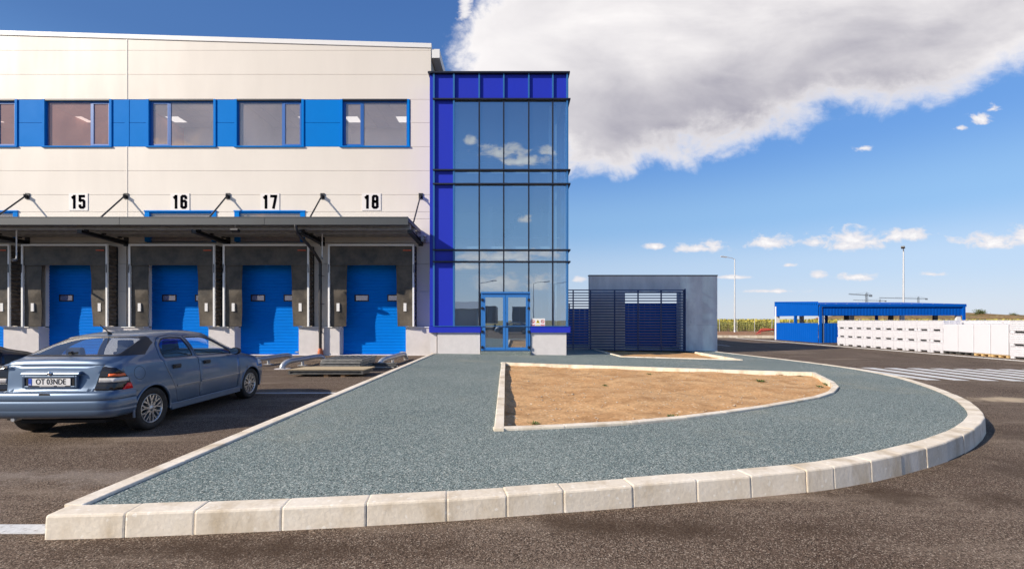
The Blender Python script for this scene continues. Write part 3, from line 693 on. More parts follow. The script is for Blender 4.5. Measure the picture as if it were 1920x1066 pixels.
# number signs: heavy condensed numerals drawn as broad strokes
GLYPH = {'1': [[(.245, 0), (.245, 1)], [(.30, .93), (.06, .76)]], '7': [[(0, .905), (.50, .905)], [(.405, .93), (.36, .66), (.225, 0)]],
 '5': [[(.46, .905), (.10, .905), (.10, .51)], [(.06, .53), (.16, .60), (.33, .60), (.40, .53), (.40, .16), (.33, .09), (.17, .09), (.10, .16), (.10, .31)]],
 '6': [[(.40, .69), (.40, .84), (.33, .91), (.17, .91), (.10, .84), (.10, .16), (.17, .09), (.33, .09), (.40, .16), (.40, .49), (.33, .56), (.13, .55)]],
 '8': [[(.25, .09), (.33, .09), (.405, .16), (.405, .44), (.33, .515), (.17, .515), (.095, .44), (.095, .16), (.17, .09), (.26, .09)], [(.25, .515), (.32, .52), (.395, .58), (.395, .84), (.33, .91), (.17, .91), (.105, .84), (.105, .58), (.18, .52), (.26, .515)]]}
def stroke(line, w):
    P = [np.array(p) for p in line]; vs = []; fs = []
    for i, p in enumerate(P):
        a = P[i]-P[i-1] if i else P[1]-P[0]; b = P[i+1]-P[i] if i < len(P)-1 else a
        a = a/np.linalg.norm(a); b = b/np.linalg.norm(b); n0 = np.array([-a[1], a[0]]); n1 = np.array([-b[1], b[0]]); m = n0+n1; m /= np.linalg.norm(m); k = w/2/max(.6, float(m @ n0))
        vs += [tuple(p+m*k), tuple(p-m*k)]
    for i in range(len(P)-1): fs.append((2*i, 2*i+1, 2*i+3, 2*i+2))
    return vs, fs
for i, px in ((1, 147.5), (2, 338), (3, 506.5), (4, 696.5)):
    c = Vector((wx(px), YW, wz(378.5))); t = thing('number_sign', (c.x, YW-.02, c.z), 'white square sign with black number %s on the cream wall' % NUMS[i], 'sign', 'number signs above the loading doors')
    o = MB(); o.box(c.x-.41, c.x+.41, YW-.02, YW-.004, c.z-.37, c.z+.37); o.build('board', mat('sign_board', (.76, .72, .68), .5), t)
    o = MB(); hd = .60
    for q, ch in enumerate(NUMS[i]):
        for line in GLYPH[ch]:
            vs, fs = stroke(line, .195); o.add([(c.x-.315+q*.33+v[0]*hd, YW-.024-.0004*q, c.z-.30+v[1]*hd) for v in vs], fs)
    o.build('digits', DIGIT, t, recalc=False)

# ------------------------------------------------------------------ loading canopy
YC = 17.0
cl, cr_ = -34.0, X(765, YC)
ca = thing('loading_canopy', ((cl+cr_)/2, YW, 0), 'long grey metal canopy over the loading doors hung on steel rods', 'canopy')
zt = 5.40; zf = 5.12
mb = MB(); mb.box(cl, cr_, YC, YC+.03, zf, zt); mb.box(cl, cr_, YC+.03, YC+.22, zf, zf+.02); mb.box(cl, cr_, YC-.012, YC+.05, zt, zt+.02)
for x in (X(222, YC), X(494, YC)): mb.box(x-.03, x+.03, YC-.006, YC, zf+.01, zt-.01)
mb.build('fascia_gutter', FASC, ca)
mb = MB(); n = int((cr_-cl)/.25); vs = []; fs = []           # trapezoid sheet
xs = []
for i in range(n): x = cl+.02+i*.25; xs += [(x, 0), (x+.09, 0), (x+.12, .035), (x+.22, .035)]
for (x, dz) in xs: vs += [(x, YC+.05, zt-.10+dz), (x, YW-.01, zt-.02+dz)]
fs = [(2*i, 2*i+2, 2*i+3, 2*i+1) for i in range(len(xs)-1)]
mb.add(vs, fs)
mb.build('roof_sheet', GALVR, ca)
mb = MB(); mb.box(cr_-.03, cr_, YC+.03, YW-.02, zt-.15, zt+.01); mb.build('end_trim', FASC, ca)
for y in (YC+.55, YC+1.3, YC+2.05):
    mb = MB(); mb.box(cl, cr_-.03, y, y+.06, 5.072, 5.26); mb.box(cl, cr_-.03, y-.04, y+.12, 5.05, 5.071); mb.build('purlin', GALV, ca)
ARMS = [wx(52), wx(237), wx(428), wx(605), wx(790)-.02]
for x in [ARMS[0]-4.3]+ARMS:
    mb = MB(); mb.prism([(YC+.3, 4.99), (YW-.01, 4.93), (YW-.01, 4.76), (YC+.3, 4.90)], 'x', x-.012, x+.012)
    for (s0, s1) in ((4.96, 4.90), ): mb.hexa([(x-.09, YC+.3, s0), (x+.09, YC+.3, s0), (x+.09, YW-.01, s1), (x-.09, YW-.01, s1)], [(x-.09, YC+.3, s0+.03), (x+.09, YC+.3, s0+.03), (x+.09, YW-.01, s1+.03), (x-.09, YW-.01, s1+.03)])
    mb.hexa([(x-.09, YC+.3, 4.87), (x+.09, YC+.3, 4.87), (x+.09, YW-.01, 4.75), (x-.09, YW-.01, 4.75)], [(x-.09, YC+.3, 4.898), (x+.09, YC+.3, 4.898), (x+.09, YW-.01, 4.778), (x-.09, YW-.01, 4.778)])
    mb.box(x-.1, x+.1, YW-.03, YW-.005, 4.7, 5.08); mb.box(x-.09, x+.09, YC+.285, YC+.298, 4.86, 4.99)
    for y in (YC+.58, YC+1.33, YC+2.08): mb.box(x-.06, x+.06, y-.05, y+.05, 4.99, 5.048)
    mb.build('bracket_arm', BLACK, ca)
    mb = MB(); zz = wz(368); mb.tube([(x, YW-.1, zz-.02), (x, YC+.95, zt+.02)], .032, 8); mb.build('tie_rod', DPIPE, ca)
    mb = MB(); mb.box(x-.09, x+.09, YW-.035, YW-.006, zz-.12, zz+.13); mb.box(x-.012, x+.012, YW-.17, YW-.035, zz-.10, zz+.06); mb.tube([(x-.05, YW-.1, zz-.02), (x+.05, YW-.1, zz-.02)], .03, 8); mb.build('anchor_plate', DPIPE, ca)

# downpipe
xd = -8.13
t = thing('downpipe', (xd, YP-.12, 0), 'dark downpipe slanting back from the canopy to an orange boot', 'downpipe')
mb = MB(); path = spline([(xd-.1, YC+.06, 5.15), (xd-.1, YC+.07, 5.0), (xd-.09, YC+.2, 4.82), (xd-.05, YC+1.2, 4.45), (xd, YP-.35, 4.10), (xd, YP-.17, 3.98), (xd, YP-.12, 3.8), (xd, YP-.12, 2.0), (xd, YP-.12, .28)], 5)
mb.tube(path, .062, 12); mb.build('pipe', DPIPE, t)
for z in (1.0, 2.2, 3.4):
    mb = MB(); mb.lathe([(.063, z-.02), (.072, z-.02), (.072, z+.02), (.063, z+.02)], (xd, YP-.12, 0), 'z', 14); mb.bar((xd, YP-.06, z), (xd, YP+.28 if z > 1.2 else YP, z), .02, .02); mb.build('clamp', BLACK, t)
mb = MB(); mb.lathe([(.12, 0), (.125, .05), (.10, .10), (.11, .16), (.085, .22), (.088, .28), (.066, .31)], (xd, YP-.12, .001), 'z', 14); mb.build('boot', TERR, t)

# cameras and floodlight under the canopy
def cctv(x, y, zt_, zb_, label):
    t = thing('security_camera', (x, y, zt_), label, 'security camera', 'cameras hung from the canopy')
    o = MB(); o.tube([(x, y, zt_), (x, y, zb_)], .022, 8); o.build('hanger_pole', ALU, t)
    o = MB(); o.tube([(x-.02, y, zb_), (x+.05, y-.1, zb_-.04), (x+.09, y-.22, zb_-.06)], .045, 10); o.build('camera_body', GALV, t)
    o = MB(); o.tube([(x+.09, y-.222, zb_-.06), (x+.095, y-.24, zb_-.062)], .03, 10); o.build('lens', BLACK, t)
cctv(X(604, 18.6), 18.6, 5.09, Z(483, 18.6), 'small camera on a white pole beside the downpipe')
cctv(X(31, 17.9), 17.9, 5.09, Z(486, 17.9), 'small camera on a white pole left of door 15')
t = thing('security_camera', (WR-.2, YW-.3, 4.95), 'pair of camera heads on a box at the right canopy end', 'security camera', 'cameras hung from the canopy')
mb = MB(); mb.box(cr_+.06, cr_+.22, YW-.32, YW-.02, 4.86, 5.12); mb.build('junction_box', GALV, t)
for z in (4.92, 5.05): mb = MB(); mb.tube([(cr_+.2, YW-.3, z), (cr_+.3, YW-.42, z-.03), (cr_+.34, YW-.5, z-.05)], .045, 10); mb.build('camera_body', GALV, t)
t = thing('floodlight', (X(440, 17.0), 17.0, 5.0), 'small black floodlight under the canopy between doors 16 and 17', 'floodlight')
x = X(441, 17); mb = MB(); mb.hexa([(x-.14, 16.9, 4.9), (x+.14, 16.9, 4.9), (x+.14, 17.05, 4.82), (x-.14, 17.05, 4.82)], [(x-.14, 16.93, 4.97), (x+.14, 16.93, 4.97), (x+.14, 17.1, 4.92), (x-.14, 17.1, 4.92)]); mb.build('lamp_housing', BLACK, t)
mb = MB(); mb.bar((x, 17.02, 4.95), (x, 17.02, 5.25), .03, .02); mb.build('bracket', BLACK, t)

# ------------------------------------------------------------------ glazed tower
YT = 18.2; T = YT/F
def tx(px): return X(px, YT)
def tz(py): return Z(py, YT)
TL, TR, TB = tx(805), tx(1066), 24.2
Ztop = tz(137)
tw = thing('glazed_tower', ((TL+TR)/2, YT, 0), 'royal blue stair tower with a glass curtain wall and double doors', 'tower')
cols = [tx(813.5), tx(851), tx(898.5), tx(944.5), tx(991.5), tx(1036.5), tx(1063.5)]
zs_ = {'cap': Ztop, 'a': tz(186.5), 'b': tz(319), 'c': tz(345), 'd': tz(468.5), 'e': tz(490.5), 'f': tz(611)}
def panel(x0, x1, z0, z1, name, m, y=None):
    o = MB(); y = YT+.05 if y is None else y; o.box(x0+.012, x1-.012, y, y+.03, z0+.012, z1-.012); o.build(name, m, tw)
L6 = [zs_['f'], zs_['e'], zs_['d'], zs_['c'], zs_['b'], zs_['a'], Ztop-.03]
door_x0, door_x1, door_z = tx(902), tx(994), tz(549)
for i in range(6):
    for j in range(6):
        x0, x1, z0, z1 = cols[i], cols[i+1], L6[j], L6[j+1]
        if j == 5 or i == 0: panel(x0, x1, z0, z1, 'spandrel_panel', BLUE_R)
        else:
            if j == 0 and i in (2, 3): z0 = door_z
            panel(x0, x1, z0, z1, 'pane', GLASS)
panel(TL, cols[0], zs_['f'], Ztop-.03, 'corner_panel', BLUE_R)
# mullions and horizontal caps
for i, x in enumerate(cols):
    o = MB(); z0 = door_z if i == 3 else zs_['f']
    if i in (0, 1, 6): o.box(x-.035, x+.035, YT-.03, YT+.12, z0, Ztop-.03); o.build('mullion', MULL, tw)
    else:
        o.box(x-.028, x+.028, YT-.02, YT+.14, z0, zs_['a']); o.build('mullion', CAPM, tw)
        o = MB(); o.box(x-.03, x+.03, YT-.022, YT+.12, zs_['a']+.03, Ztop-.03); o.build('mullion', MULL, tw)
for k, z in (('a', zs_['a']), ('b', zs_['b']), ('c', zs_['c']), ('d', zs_['d']), ('e', zs_['e'])):
    o = MB(); h = .027; o.box(cols[0]-.04, TR+.02, YT-.068, YT-.031, z-h, z+h); o.box(cols[0], TR, YT-.031, YT+.13, z-.02, z+.02); o.box(TR+.012, TR+.075, YT-.068, TB-.5, z-h, z+h); o.build('transom', CAPM, tw)
o = MB(); o.box(TL-.05, TR+.05, YT-.08, TB+.05, Ztop-.028, Ztop+.035); o.build('roof_cap', CAPM, tw)
# right side: the same curtain wall running back
side_y = [YT+.15, YT+1.6, YT+3.0, YT+4.4, TB]
for a, b in zip(side_y[:-1], side_y[1:]):
    for j in range(6):
        o = MB(); o.box(TR-.06, TR-.03, a+.03, b-.03, L6[j]+.01, L6[j+1]-.01); o.build('spandrel_panel' if j == 5 else 'pane', BLUE_R if j == 5 else GLASS, tw)
for y in side_y: o = MB(); o.box(TR-.13, TR+.01, y-.03, y+.03, zs_['f'], Ztop-.03); o.build('mullion', MULL, tw)
o = MB(); o.box(TL, TL+.03, YT+.09, YW, 1.0, Ztop-.03); o.build('side_panel', BLUE_R, tw)
o = MB(); o.box(TL, TR-.15, TB-.15, TB, 0, Ztop-.03); o.box(TL, TL+.15, YW+.01, TB-.15, 0, Ztop-.03); o.build('back_wall', ROOMW, tw)
o = MB(); o.box(TL+.16, cols[1], YT+.35, YT+.45, 0, Ztop-.1); o.build('inner_wall', ROOMG, tw)
# base: plinth and blue sill
def base(x0, x1, xs0, xs1):
    o = MB(); o.box(x0, x1, YT+.02, YT+.3, -.15, 1.0); o.build('plinth', PLAST, tw)
    o = MB(); o.box(xs0, xs1, YT-.06, YT+.3, 1.002, zs_['f']); o.build('sill_panel', BLUE_R, tw)
base(tx(820), tx(900), TL, door_x0-.01); base(tx(996), tx(1062), door_x1+.01, tx(1069))
o = MB(); o.box(TL, tx(818), YT+.08, YT+.3, -.1, 1.0); o.build('plinth', PLAST, tw); o = MB(); o.box(TR-.16, TR-.06, YT+.31, TB, -.2, zs_['f']); o.build('plinth', PLAST, tw)
o = MB(); o.box(cols[0], TR, YT-.085, YT-.062, zs_['f']-.012, zs_['f']+.01); o.build('sill_trim', MULL, tw)
o = MB(); o.box(door_x0, door_x1, YT-.30, YT+.4, -.05, tz(657)-.02); o.build('doorstep', PAVE, tw)
# floors, columns, ceiling panels
for z0, z1 in ((zs_['d']-.25, zs_['e']+.20), (zs_['b']-.25, zs_['c']+.2)):
    lo, hi = min(z0, z1), max(z0, z1); o = MB(); o.box(TL+.2, TR-.2, YT+1.2, TB-.2, lo+.1, hi-.1); o.build('floor_slab', ROOMG, tw)
    for i in range(1, 5):
        o = MB(); o.box(cols[i]+.32, cols[i+1]+.05 if i < 4 else cols[i+1]-.1, YT+.22, YT+.30, lo+.30, lo+.46); o.build('light_box', ROOMW, tw)  # unlit white boxes put in for the interior light boxes
    o = MB(); o.tube([(TL+.3, YT+1.15, hi+.95), (TR-.25, YT+1.15, hi+.95)], .025, 8); o.tube([(TL+.3, YT+1.15, hi+.5), (TR-.25, YT+1.15, hi+.5)], .012, 6); o.build('handrail', GALV, tw)
o = MB(); o.box(TL+.2, TR-.2, YT+.2, TB-.2, zs_['a']+.05, zs_['a']+.15); o.build('ceiling', ROOMG, tw)
o = MB(); o.box(TL+.2, TR-.2, YT+.31, TB-.2, .12, .16); o.build('floor', TILE, tw)
o = MB(); o.box(X(1029.5, YT+.6), X(1043.5, YT+.6), YT+.55, YT+.75, .17, zs_['a']); o.build('column', WHITE, tw)
o = MB(); o.box(TR-.85, TR-.72, TB-1.2, TB-.9, .17, zs_['a']); o.box(-1.2, -1.0, TB-1.5, TB-1.3, .17, zs_['a']); o.build('column', ROOMW, tw)
# stair flights inside
o = MB()
for fl, z0 in enumerate((.16, 4.2)):
    for i in range(16): o.box(-1.9+i*.2, -1.9+i*.2+.22, TB-1.15, TB-.25, z0+i*.25*.95, z0+i*.25*.95+.12)
o.build('stair', ROOMG, tw)
# double door
dz0 = tz(656)
o = MB(); o.frame(door_x0, door_x1, dz0-.02, door_z, YT-.03, YT+.11, .07, tb=.03); o.box(door_x0, door_x1, YT-.08, YT-.031, door_z-.02, door_z+.045); dr = o.build('entrance_door', mat('door_frame_blue', (.03, .17, .48), .4), tw)
xm = (door_x0+door_x1)/2
for s in (-1, 1):
    x0, x1 = (door_x0+.075, xm-.006) if s < 0 else (xm+.006, door_x1-.075)
    o = MB(); o.frame(x0, x1, dz0+.015, door_z-.075, YT-.045, YT+.03, .10); lf = o.build('door_leaf', MATS['door_frame_blue'], dr)
    o = MB(); o.box(x0+.1, x1-.1, YT-.01, YT+.005, dz0+.115, door_z-.175); o.build('pane', GLASS, lf)
    for z in (dz0+.12, dz0+.75, door_z-.62, door_z-.28):
        o = MB(); xx = x0-.02 if s < 0 else x1+.02; o.box(xx-.05, xx+.05, YT-.075, YT-.046, z-.045, z+.045); o.tube([(xx, YT-.08, z-.06), (xx, YT-.08, z+.06)], .018, 8); o.build('hinge', CAPM, lf)
o = MB(); o.box(xm+.03, xm+.075, YT-.06, YT-.046, dz0+.92, dz0+1.14); o.tube([(xm+.05, YT-.09, dz0+1.06), (xm+.16, YT-.09, dz0+1.06)], .012, 8); o.tube([(xm+.05, YT-.046, dz0+1.06), (xm+.05, YT-.09, dz0+1.06)], .012, 8); o.build('handle', CAPM, dr)

# warning board beside the door
c0, c1, q0, q1 = tx(995), tx(1022), tz(611), tz(596.5); y = YT+.02
t = thing('warning_sign', ((c0+c1)/2, y, q0), 'small white safety board with red and yellow symbols beside the entrance door', 'sign')
o = MB(); o.box(c0, c1, y, y+.012, q0, q1); o.build('board', WHITE, t)
cw = (c1-c0)/3; zc = q0+(q1-q0)*.60; rr = cw*.36
for i in (0, 2):
    xc = c0+cw*(i+.5); o = MB()
    o.lathe([(rr, y-.004), (rr, y-.001), (rr*.74, y-.001), (rr*.74, y-.004), (rr, y-.004)], (xc, 0, zc), 'y', 20); o.bar((xc-rr*.55, y-.003, zc+rr*.55), (xc+rr*.55, y-.003, zc-rr*.55), .012, .002, up=(0, 1, 0)); o.build('prohibition_ring', RED, t)
    o = MB(); o.box(xc-.014, xc+.014, y-.002, y-.0005, zc-.05, zc+.02) if i == 0 else o.box(xc-.04, xc+.03, y-.002, y-.0005, zc-.012, zc+.012); o.build('pictogram', DIGIT, t)
    o = MB(); o.box(xc-cw*.42, xc+cw*.42, y-.003, y-.001, q0+.02, q0+.055); o.build('text_strip', RED, t)
xc = c0+cw*1.5; o = MB(); o.prism([(xc-cw*.40, zc-cw*.33), (xc+cw*.40, zc-cw*.33), (xc, zc+cw*.42)], 'y', y-.004, y-.001); o.build('warning_triangle', YEL, t)
o = MB(); o.prism([(xc-.02, zc-.03), (xc+.03, zc-.05), (xc+.012, zc+.05), (xc-.012, zc+.045)], 'y', y-.007, y-.0045); o.build('pictogram', DIGIT, t)
o = MB(); o.box(xc-cw*.42, xc+cw*.42, y-.003, y-.001, q0+.02, q0+.05); o.build('text_strip', YEL, t)

# ------------------------------------------------------------------ concrete shelter and slat screen
YB = 22.9
cx0, cx1, ctop = X(1105, YB), X(1345, YB), Z(517, YB)
cs = thing('concrete_shelter', ((cx0+cx1)/2, YB, 0), 'grey fair faced concrete shelter wall behind the navy slats', 'shelter')
ox0, ox1, oz1 = X(1172, YB), X(1277, YB), Z(547, YB)
o = MB(); o.box(cx0, ox0, YB, YB+.25, -.3, ctop); o.box(ox1, cx1, YB, YB+.25, -.3, ctop); o.box(ox0, ox1, YB, YB+.25, oz1, ctop); o.build('front_wall', CONC, cs)
o = MB(); o.box(cx1-.25, cx1, YB+.25, YB+5.0, -.3, ctop-.02); o.build('side_wall', CONC, cs)
o = MB(); o.box(cx0-.03, cx1+.02, YB-.02, YB+.28, ctop+.001, ctop+.05); o.box(cx1-.27, cx1+.02, YB+.28, YB+5.0, ctop+.001, ctop+.05); o.build('coping', CAPM, cs)
bk = thing('metal_fence', (5.5, 28, 0), 'dark blue sheet fence seen through the slat screen', 'fence')
o = MB()
for i in range(30): xx = 1.5+i*.34; o.box(xx, xx+.33, 28, 28.03, -.2, 2.55 if xx > 5 else 2.2)
o.build('sheet_panel', SHEDB, bk)
for i in range(5): o = MB(); o.box(1.6+i*1.95, 1.68+i*1.95, 28.04, 28.12, -.2, 2.5); o.build('post', NAVY, bk)
YS = 22.4
sc = thing('slat_screen', (5.3, YS, 0), 'navy blue screen of horizontal slats beside the tower', 'screen')
s0, s1 = TR+.02, X(1284, YS); zt_, zb_ = Z(543.5, YS), Z(655, YS); n = 22
o = MB(); pitch = (zt_-zb_)/n
for i in range(n+1):
    z = zb_+i*pitch; o.hexa([(s0, YS-.05, z-.030), (s1, YS-.05, z-.030), (s1, YS+.02, z-.024), (s0, YS+.02, z-.024)], [(s0, YS-.05, z+.022), (s1, YS-.05, z+.022), (s1, YS+.02, z+.028), (s0, YS+.02, z+.028)])
o.build('slats', NAVY, sc)
for px in (1075, 1107.5, 1153, 1197, 1240.5, 1283):
    x = X(px, YS); o = MB(); o.box(x-.03, x+.03, YS+.035, YS+.10, -.2, zt_+.03); o.build('post', NAVY, sc)
o = MB(); o.box(X(1284, YS)-.01, X(1284, YS)+.03, YS-.07, YS+.1, zb_-.05, zt_+.06); o.build('end_plate', NAVY, sc)

# ------------------------------------------------------------------ guide rails and building materials
def rail(x, y0, y1, label):
    t = thing('wheel_guide', (x, y0, 0), label, 'guide rail', 'galvanised wheel guides before the loading doors')
    o = MB(); o.tube(spline([(x-.12, y0-.02, 0), (x-.11, y0+.0, .08), (x-.07, y0+.1, .17), (x, y0+.26, .215), (x+.04, y0+.7, .22), (x+.1, y1-.35, .22), (x+.16, y1-.12, .19), (x+.18, y1-.02, .08), (x+.18, y1, 0)], 5), .085, 14); o.build('rail_tube', GALV, t)
    for y in (y0+.95, ): o = MB(); o.tube([(x+.06, y, 0), (x+.06, y, .2)], .045, 10); o.box(x-.07, x+.19, y-.1, y+.1, .001, .016); o.build('foot', GALV, t)
    o = MB(); o.lathe([(.0, .004), (.2, .003), (.24, .001)], (x-.12, y0, 0), 'z', 16); o.build('grout_pad', PLAST, t)
rail(-7.0, 13.9, 16.2, 'bent steel tube wheel guide at left of door 18')
rail(-4.2, 14.6, 17.0, 'bent steel tube wheel guide at right of door 18 by the pole bundle')
rail(-8.35, 14.3, 16.6, 'bent steel tube wheel guide by the nose of the blue car')

x0, x1, y0, y1 = -5.94, -3.92, 11.85, 12.7
t = thing('shuttering_panel', ((x0+x1)/2, y0, 0), 'plywood faced formwork panel lying on timber blocks', 'panel')
o = MB(); o.hexa([(x0, y0, .17), (x1, y0, .17), (x1+.04, y1, .17), (x0+.1, y1, .17)], [(x0-.03, y0-.02, .192), (x1, y0-.02, .192), (x1+.04, y1, .192), (x0+.1, y1, .192)]); o.build('plywood_sheet', PLY, t)
o = MB(); o.frame(x0+.02, x1-.02, .07, .168, y0, y0+.04, .05, tb=.02, tt=.02); o.box(x0+.06, x1-.06, y0+.035, y0+.05, .09, .15); o.box(x1-.06, x1-.02, y0+.04, y1, .07, .168); o.box(x0+.05, x0+.1, y0+.05, y1, .07, .168); o.box(x0+.1, x1-.06, y1-.05, y1, .07, .168); o.build('steel_frame', mat('old_steel', (.12, .12, .115), .6, .4, var=.5, vscale=9), t)
for x in (-5.0, -4.55): o = MB(); o.box(x, x+.11, y0+.05, y1-.05, 0, .068); o.build('timber_block', TIMB, t)
OLD = MATS['old_steel']
t = thing('scaffold_frame_stack', (-4.9, 13.0, 0), 'stack of grey steel scaffold frames on the asphalt', 'scaffold frames')
for k in range(5):
    o = MB(); z = .05+k*.075; dx = random.uniform(-.04, .04); dy = random.uniform(-.03, .03); a, b, c, d = -5.52+dx, -4.36+dx, 12.95+dy, 14.35+dy
    o.bar((a, c, z), (b, c, z), .055, .055); o.bar((a, d, z), (b, d, z), .055, .055)
    for q in range(7): o.bar((a+.03+q*(b-a-.06)/6, c+.028, z), (a+.03+q*(b-a-.06)/6, d-.028, z), .07, .05)
    o.build('frame', mat('scaffold_steel', (.27, .27, .26), .55, .3, var=.5, vscale=6), t)
t = thing('pole_bundle', (-3.9, 14.4, 0), 'bundle of steel scaffold poles beside the frame stack', 'poles')
for k in range(11):
    o = MB(); zz = .03+.05*(k//4); yy = 14.05+.07*(k % 4)+.03*(k//4); a = -4.35+random.uniform(-.12, .1); b = -3.72+random.uniform(-.06, .12)
    o.tube([(a, yy, zz), (b, yy+random.uniform(-.1, .1), zz)], .026, 8); o.build('pole', OLD if k % 3 else GALVR, t)

# ------------------------------------------------------------------ cars
def pwl(tab): 
    a = np.array(tab); return lambda s: float(np.interp(s, a[:, 0], a[:, 1]))
def in_poly(x, y, poly):
    c = False; j = len(poly)-1
    for i in range(len(poly)):
        if (poly[i][1] > y) != (poly[j][1] > y) and x < (poly[j][0]-poly[i][0])*(y-poly[i][1])/(poly[j][1]-poly[i][1])+poly[i][0]: c = not c
        j = i
    return c
def grow(poly, d):
    P = np.array(poly); n = len(P); A = .5*sum(P[i][0]*P[(i+1) % n][1]-P[(i+1) % n][0]*P[i][1] for i in range(n)); s = 1 if A > 0 else -1
    out = []
    for i in range(n):
        e0 = P[i]-P[i-1]; e1 = P[(i+1) % n]-P[i]; n0 = np.array([e0[1], -e0[0]])/max(np.linalg.norm(e0), 1e-9); n1 = np.array([e1[1], -e1[0]])/max(np.linalg.norm(e1), 1e-9)
        b = n0+n1; b /= max(np.linalg.norm(b), 1e-6); k = max(.5, float(b @ n0)); out.append(tuple(P[i]+s*d*b/k))
    return out
def rounded(poly, r, n=4):
    out = []; L = len(poly)
    for i in range(L):
        a, b, c = np.array(poly[i-1]), np.array(poly[i]), np.array(poly[(i+1) % L])
        p = b+(a-b)/np.linalg.norm(a-b)*min(r, .45*np.linalg.norm(a-b)); q = b+(c-b)/np.linalg.norm(c-b)*min(r, .45*np.linalg.norm(c-b))
        for k in range(n+1): t = k/n; out.append(tuple((1-t)**2*p+2*t*(1-t)*b+t*t*q))
    return out

def body_mesh(pr):
    st = pr['stations']; f = {k: pwl(v) for k, v in pr.items() if k in ('zr', 'zsh', 'w', 'wr', 'zb')}
    L = pr['L']
    sm = pr.get('smooth', .05)
    def sval(k, s):                                  # light smoothing of the profile
        w_ = sm if s > .45 else .012
        return sum(f[k](s+o*w_)*q for o, q in ((-1, .25), (0, .5), (1, .25)))
    secs = []
    for s in st:
        Wd, zr, zs, wr, zb = (sval(k, s) for k in ('w', 'zr', 'zsh', 'wr', 'zb'))
        zs = min(zs, zr-.03); wr = min(wr, Wd-.06); gh = max(0, min(1, (zr-zs-.05)/.25))
        def zc(z): return min(z, zs-.02)
        hi = max(zb+.07, min(zs-.05, .70)); lo = min(.52, zb+(hi-zb)*.6)
        pts = [(0, zb), (Wd*.45, zb), (Wd-.09, zb+.005), (Wd-.035, zb+.035), (Wd-.014, zb+.11), (Wd-.003, lo), (Wd, (lo+hi)/2), (Wd-.004, hi), (Wd-.018, hi+(zs-hi)*.55), (Wd-.04, zs-.018), (Wd-.068, zs+.004),
               (Wd-.085, zs+.018)]
        zt = zr-.05-.05*gh
        a = np.array(pts[-1]); b = np.array([wr, max(zt, zs+.02)])
        for t in (.2, .4, .6, .8): q = a+(b-a)*t; pts.append((q[0]+.03*gh*math.sin(t*PI), q[1]))
        pts += [tuple(b), (wr-.03, zt+(zr-zt)*.42), (wr-.085, zt+(zr-zt)*.70), (wr-.2, zt+(zr-zt)*.88), (wr*.38, zr-.004), (0, zr)]
        secs.append(pts)
    n = len(secs[0]); vs = []; ring = 2*n-2
    for s, pts in zip(st, secs):
        for (x, z) in pts: vs.append((x, s, z))
        for (x, z) in pts[-2:0:-1]: vs.append((-x, s, z))
    fs = []
    for i in range(len(st)-1):
        for k in range(ring): fs.append((i*ring+k, i*ring+(k+1) % ring, (i+1)*ring+(k+1) % ring, (i+1)*ring+k))
    fs.append(tuple(range(ring))[::-1]); fs.append(tuple(range((len(st)-1)*ring, len(st)*ring)))
    bm = bmesh.new(); bv = [bm.verts.new(v) for v in vs]
    for q in fs: bm.faces.new([bv[i] for i in q])
    bmesh.ops.recalc_face_normals(bm, faces=bm.faces)
    return bm
def knife(bm, poly, plane, sel):
    """cut the faces picked by sel along a polygon given in a projection plane ('side': y,z; 'end': x,z)"""
    P = [np.array(p) for p in poly]; xs = [p[0] for p in P]; zs = [p[1] for p in P]; pad = .01
    for i in range(len(P)):
        a, b = P[i-1], P[i]; d = b-a
        if np.linalg.norm(d) < 1e-5: continue
        no = (0, -d[1], d[0]) if plane == 'side' else (-d[1], 0, d[0]); co = (0, a[0], a[1]) if plane == 'side' else (a[0], 0, a[1])
        fsel = []
        x0, x1 = min(a[0], b[0])-pad, max(a[0], b[0])+pad; z0, z1 = min(a[1], b[1])-pad, max(a[1], b[1])+pad
        for f in bm.faces:
            if not sel(f): continue
            q = [(v.co.y if plane == 'side' else v.co.x) for v in f.verts]; w = [v.co.z for v in f.verts]
            if max(q) < x0 or min(q) > x1 or max(w) < z0 or min(w) > z1: continue
            fsel.append(f)
        if fsel:
            ge = set(fsel); es = set(e for f in fsel for e in f.edges); vv = set(v for f in fsel for v in f.verts)
            bmesh.ops.bisect_plane(bm, geom=list(ge)+list(es)+list(vv), plane_co=co, plane_no=no, dist=1e-5)
def fc(f): return f.calc_center_median()

def mesh_from_faces(name, bm, faces, m, parent, solid=0, inner=None, off=0.0):
    nb = bmesh.new(); mp = {}
    for f in faces:
        vl = []
        for v in f.verts:
            if v not in mp: mp[v] = nb.verts.new(v.co+v.normal*off)
            vl.append(mp[v])
        try: nf = nb.faces.new(vl); nf.smooth = True; nf.material_index = f.material_index
        except ValueError: pass
    me = bpy.data.meshes.new(name); nb.to_mesh(me); nb.free()
    for q in (m if isinstance(m, (list, tuple)) else [m]): me.materials.append(q)
    o = bpy.data.objects.new(name, me); COL.objects.link(o); o.parent = parent; ORG[o] = org(parent)
    try: me.set_sharp_from_angle(angle=math.radians(38))
    except Exception: pass
    if solid:
        if inner: me.materials.append(inner)
        sd = o.modifiers.new('thickness', 'SOLIDIFY'); sd.thickness = solid; sd.offset = -1
        if inner: sd.material_offset = len(me.materials)-1; sd.material_offset_rim = 0
    return o

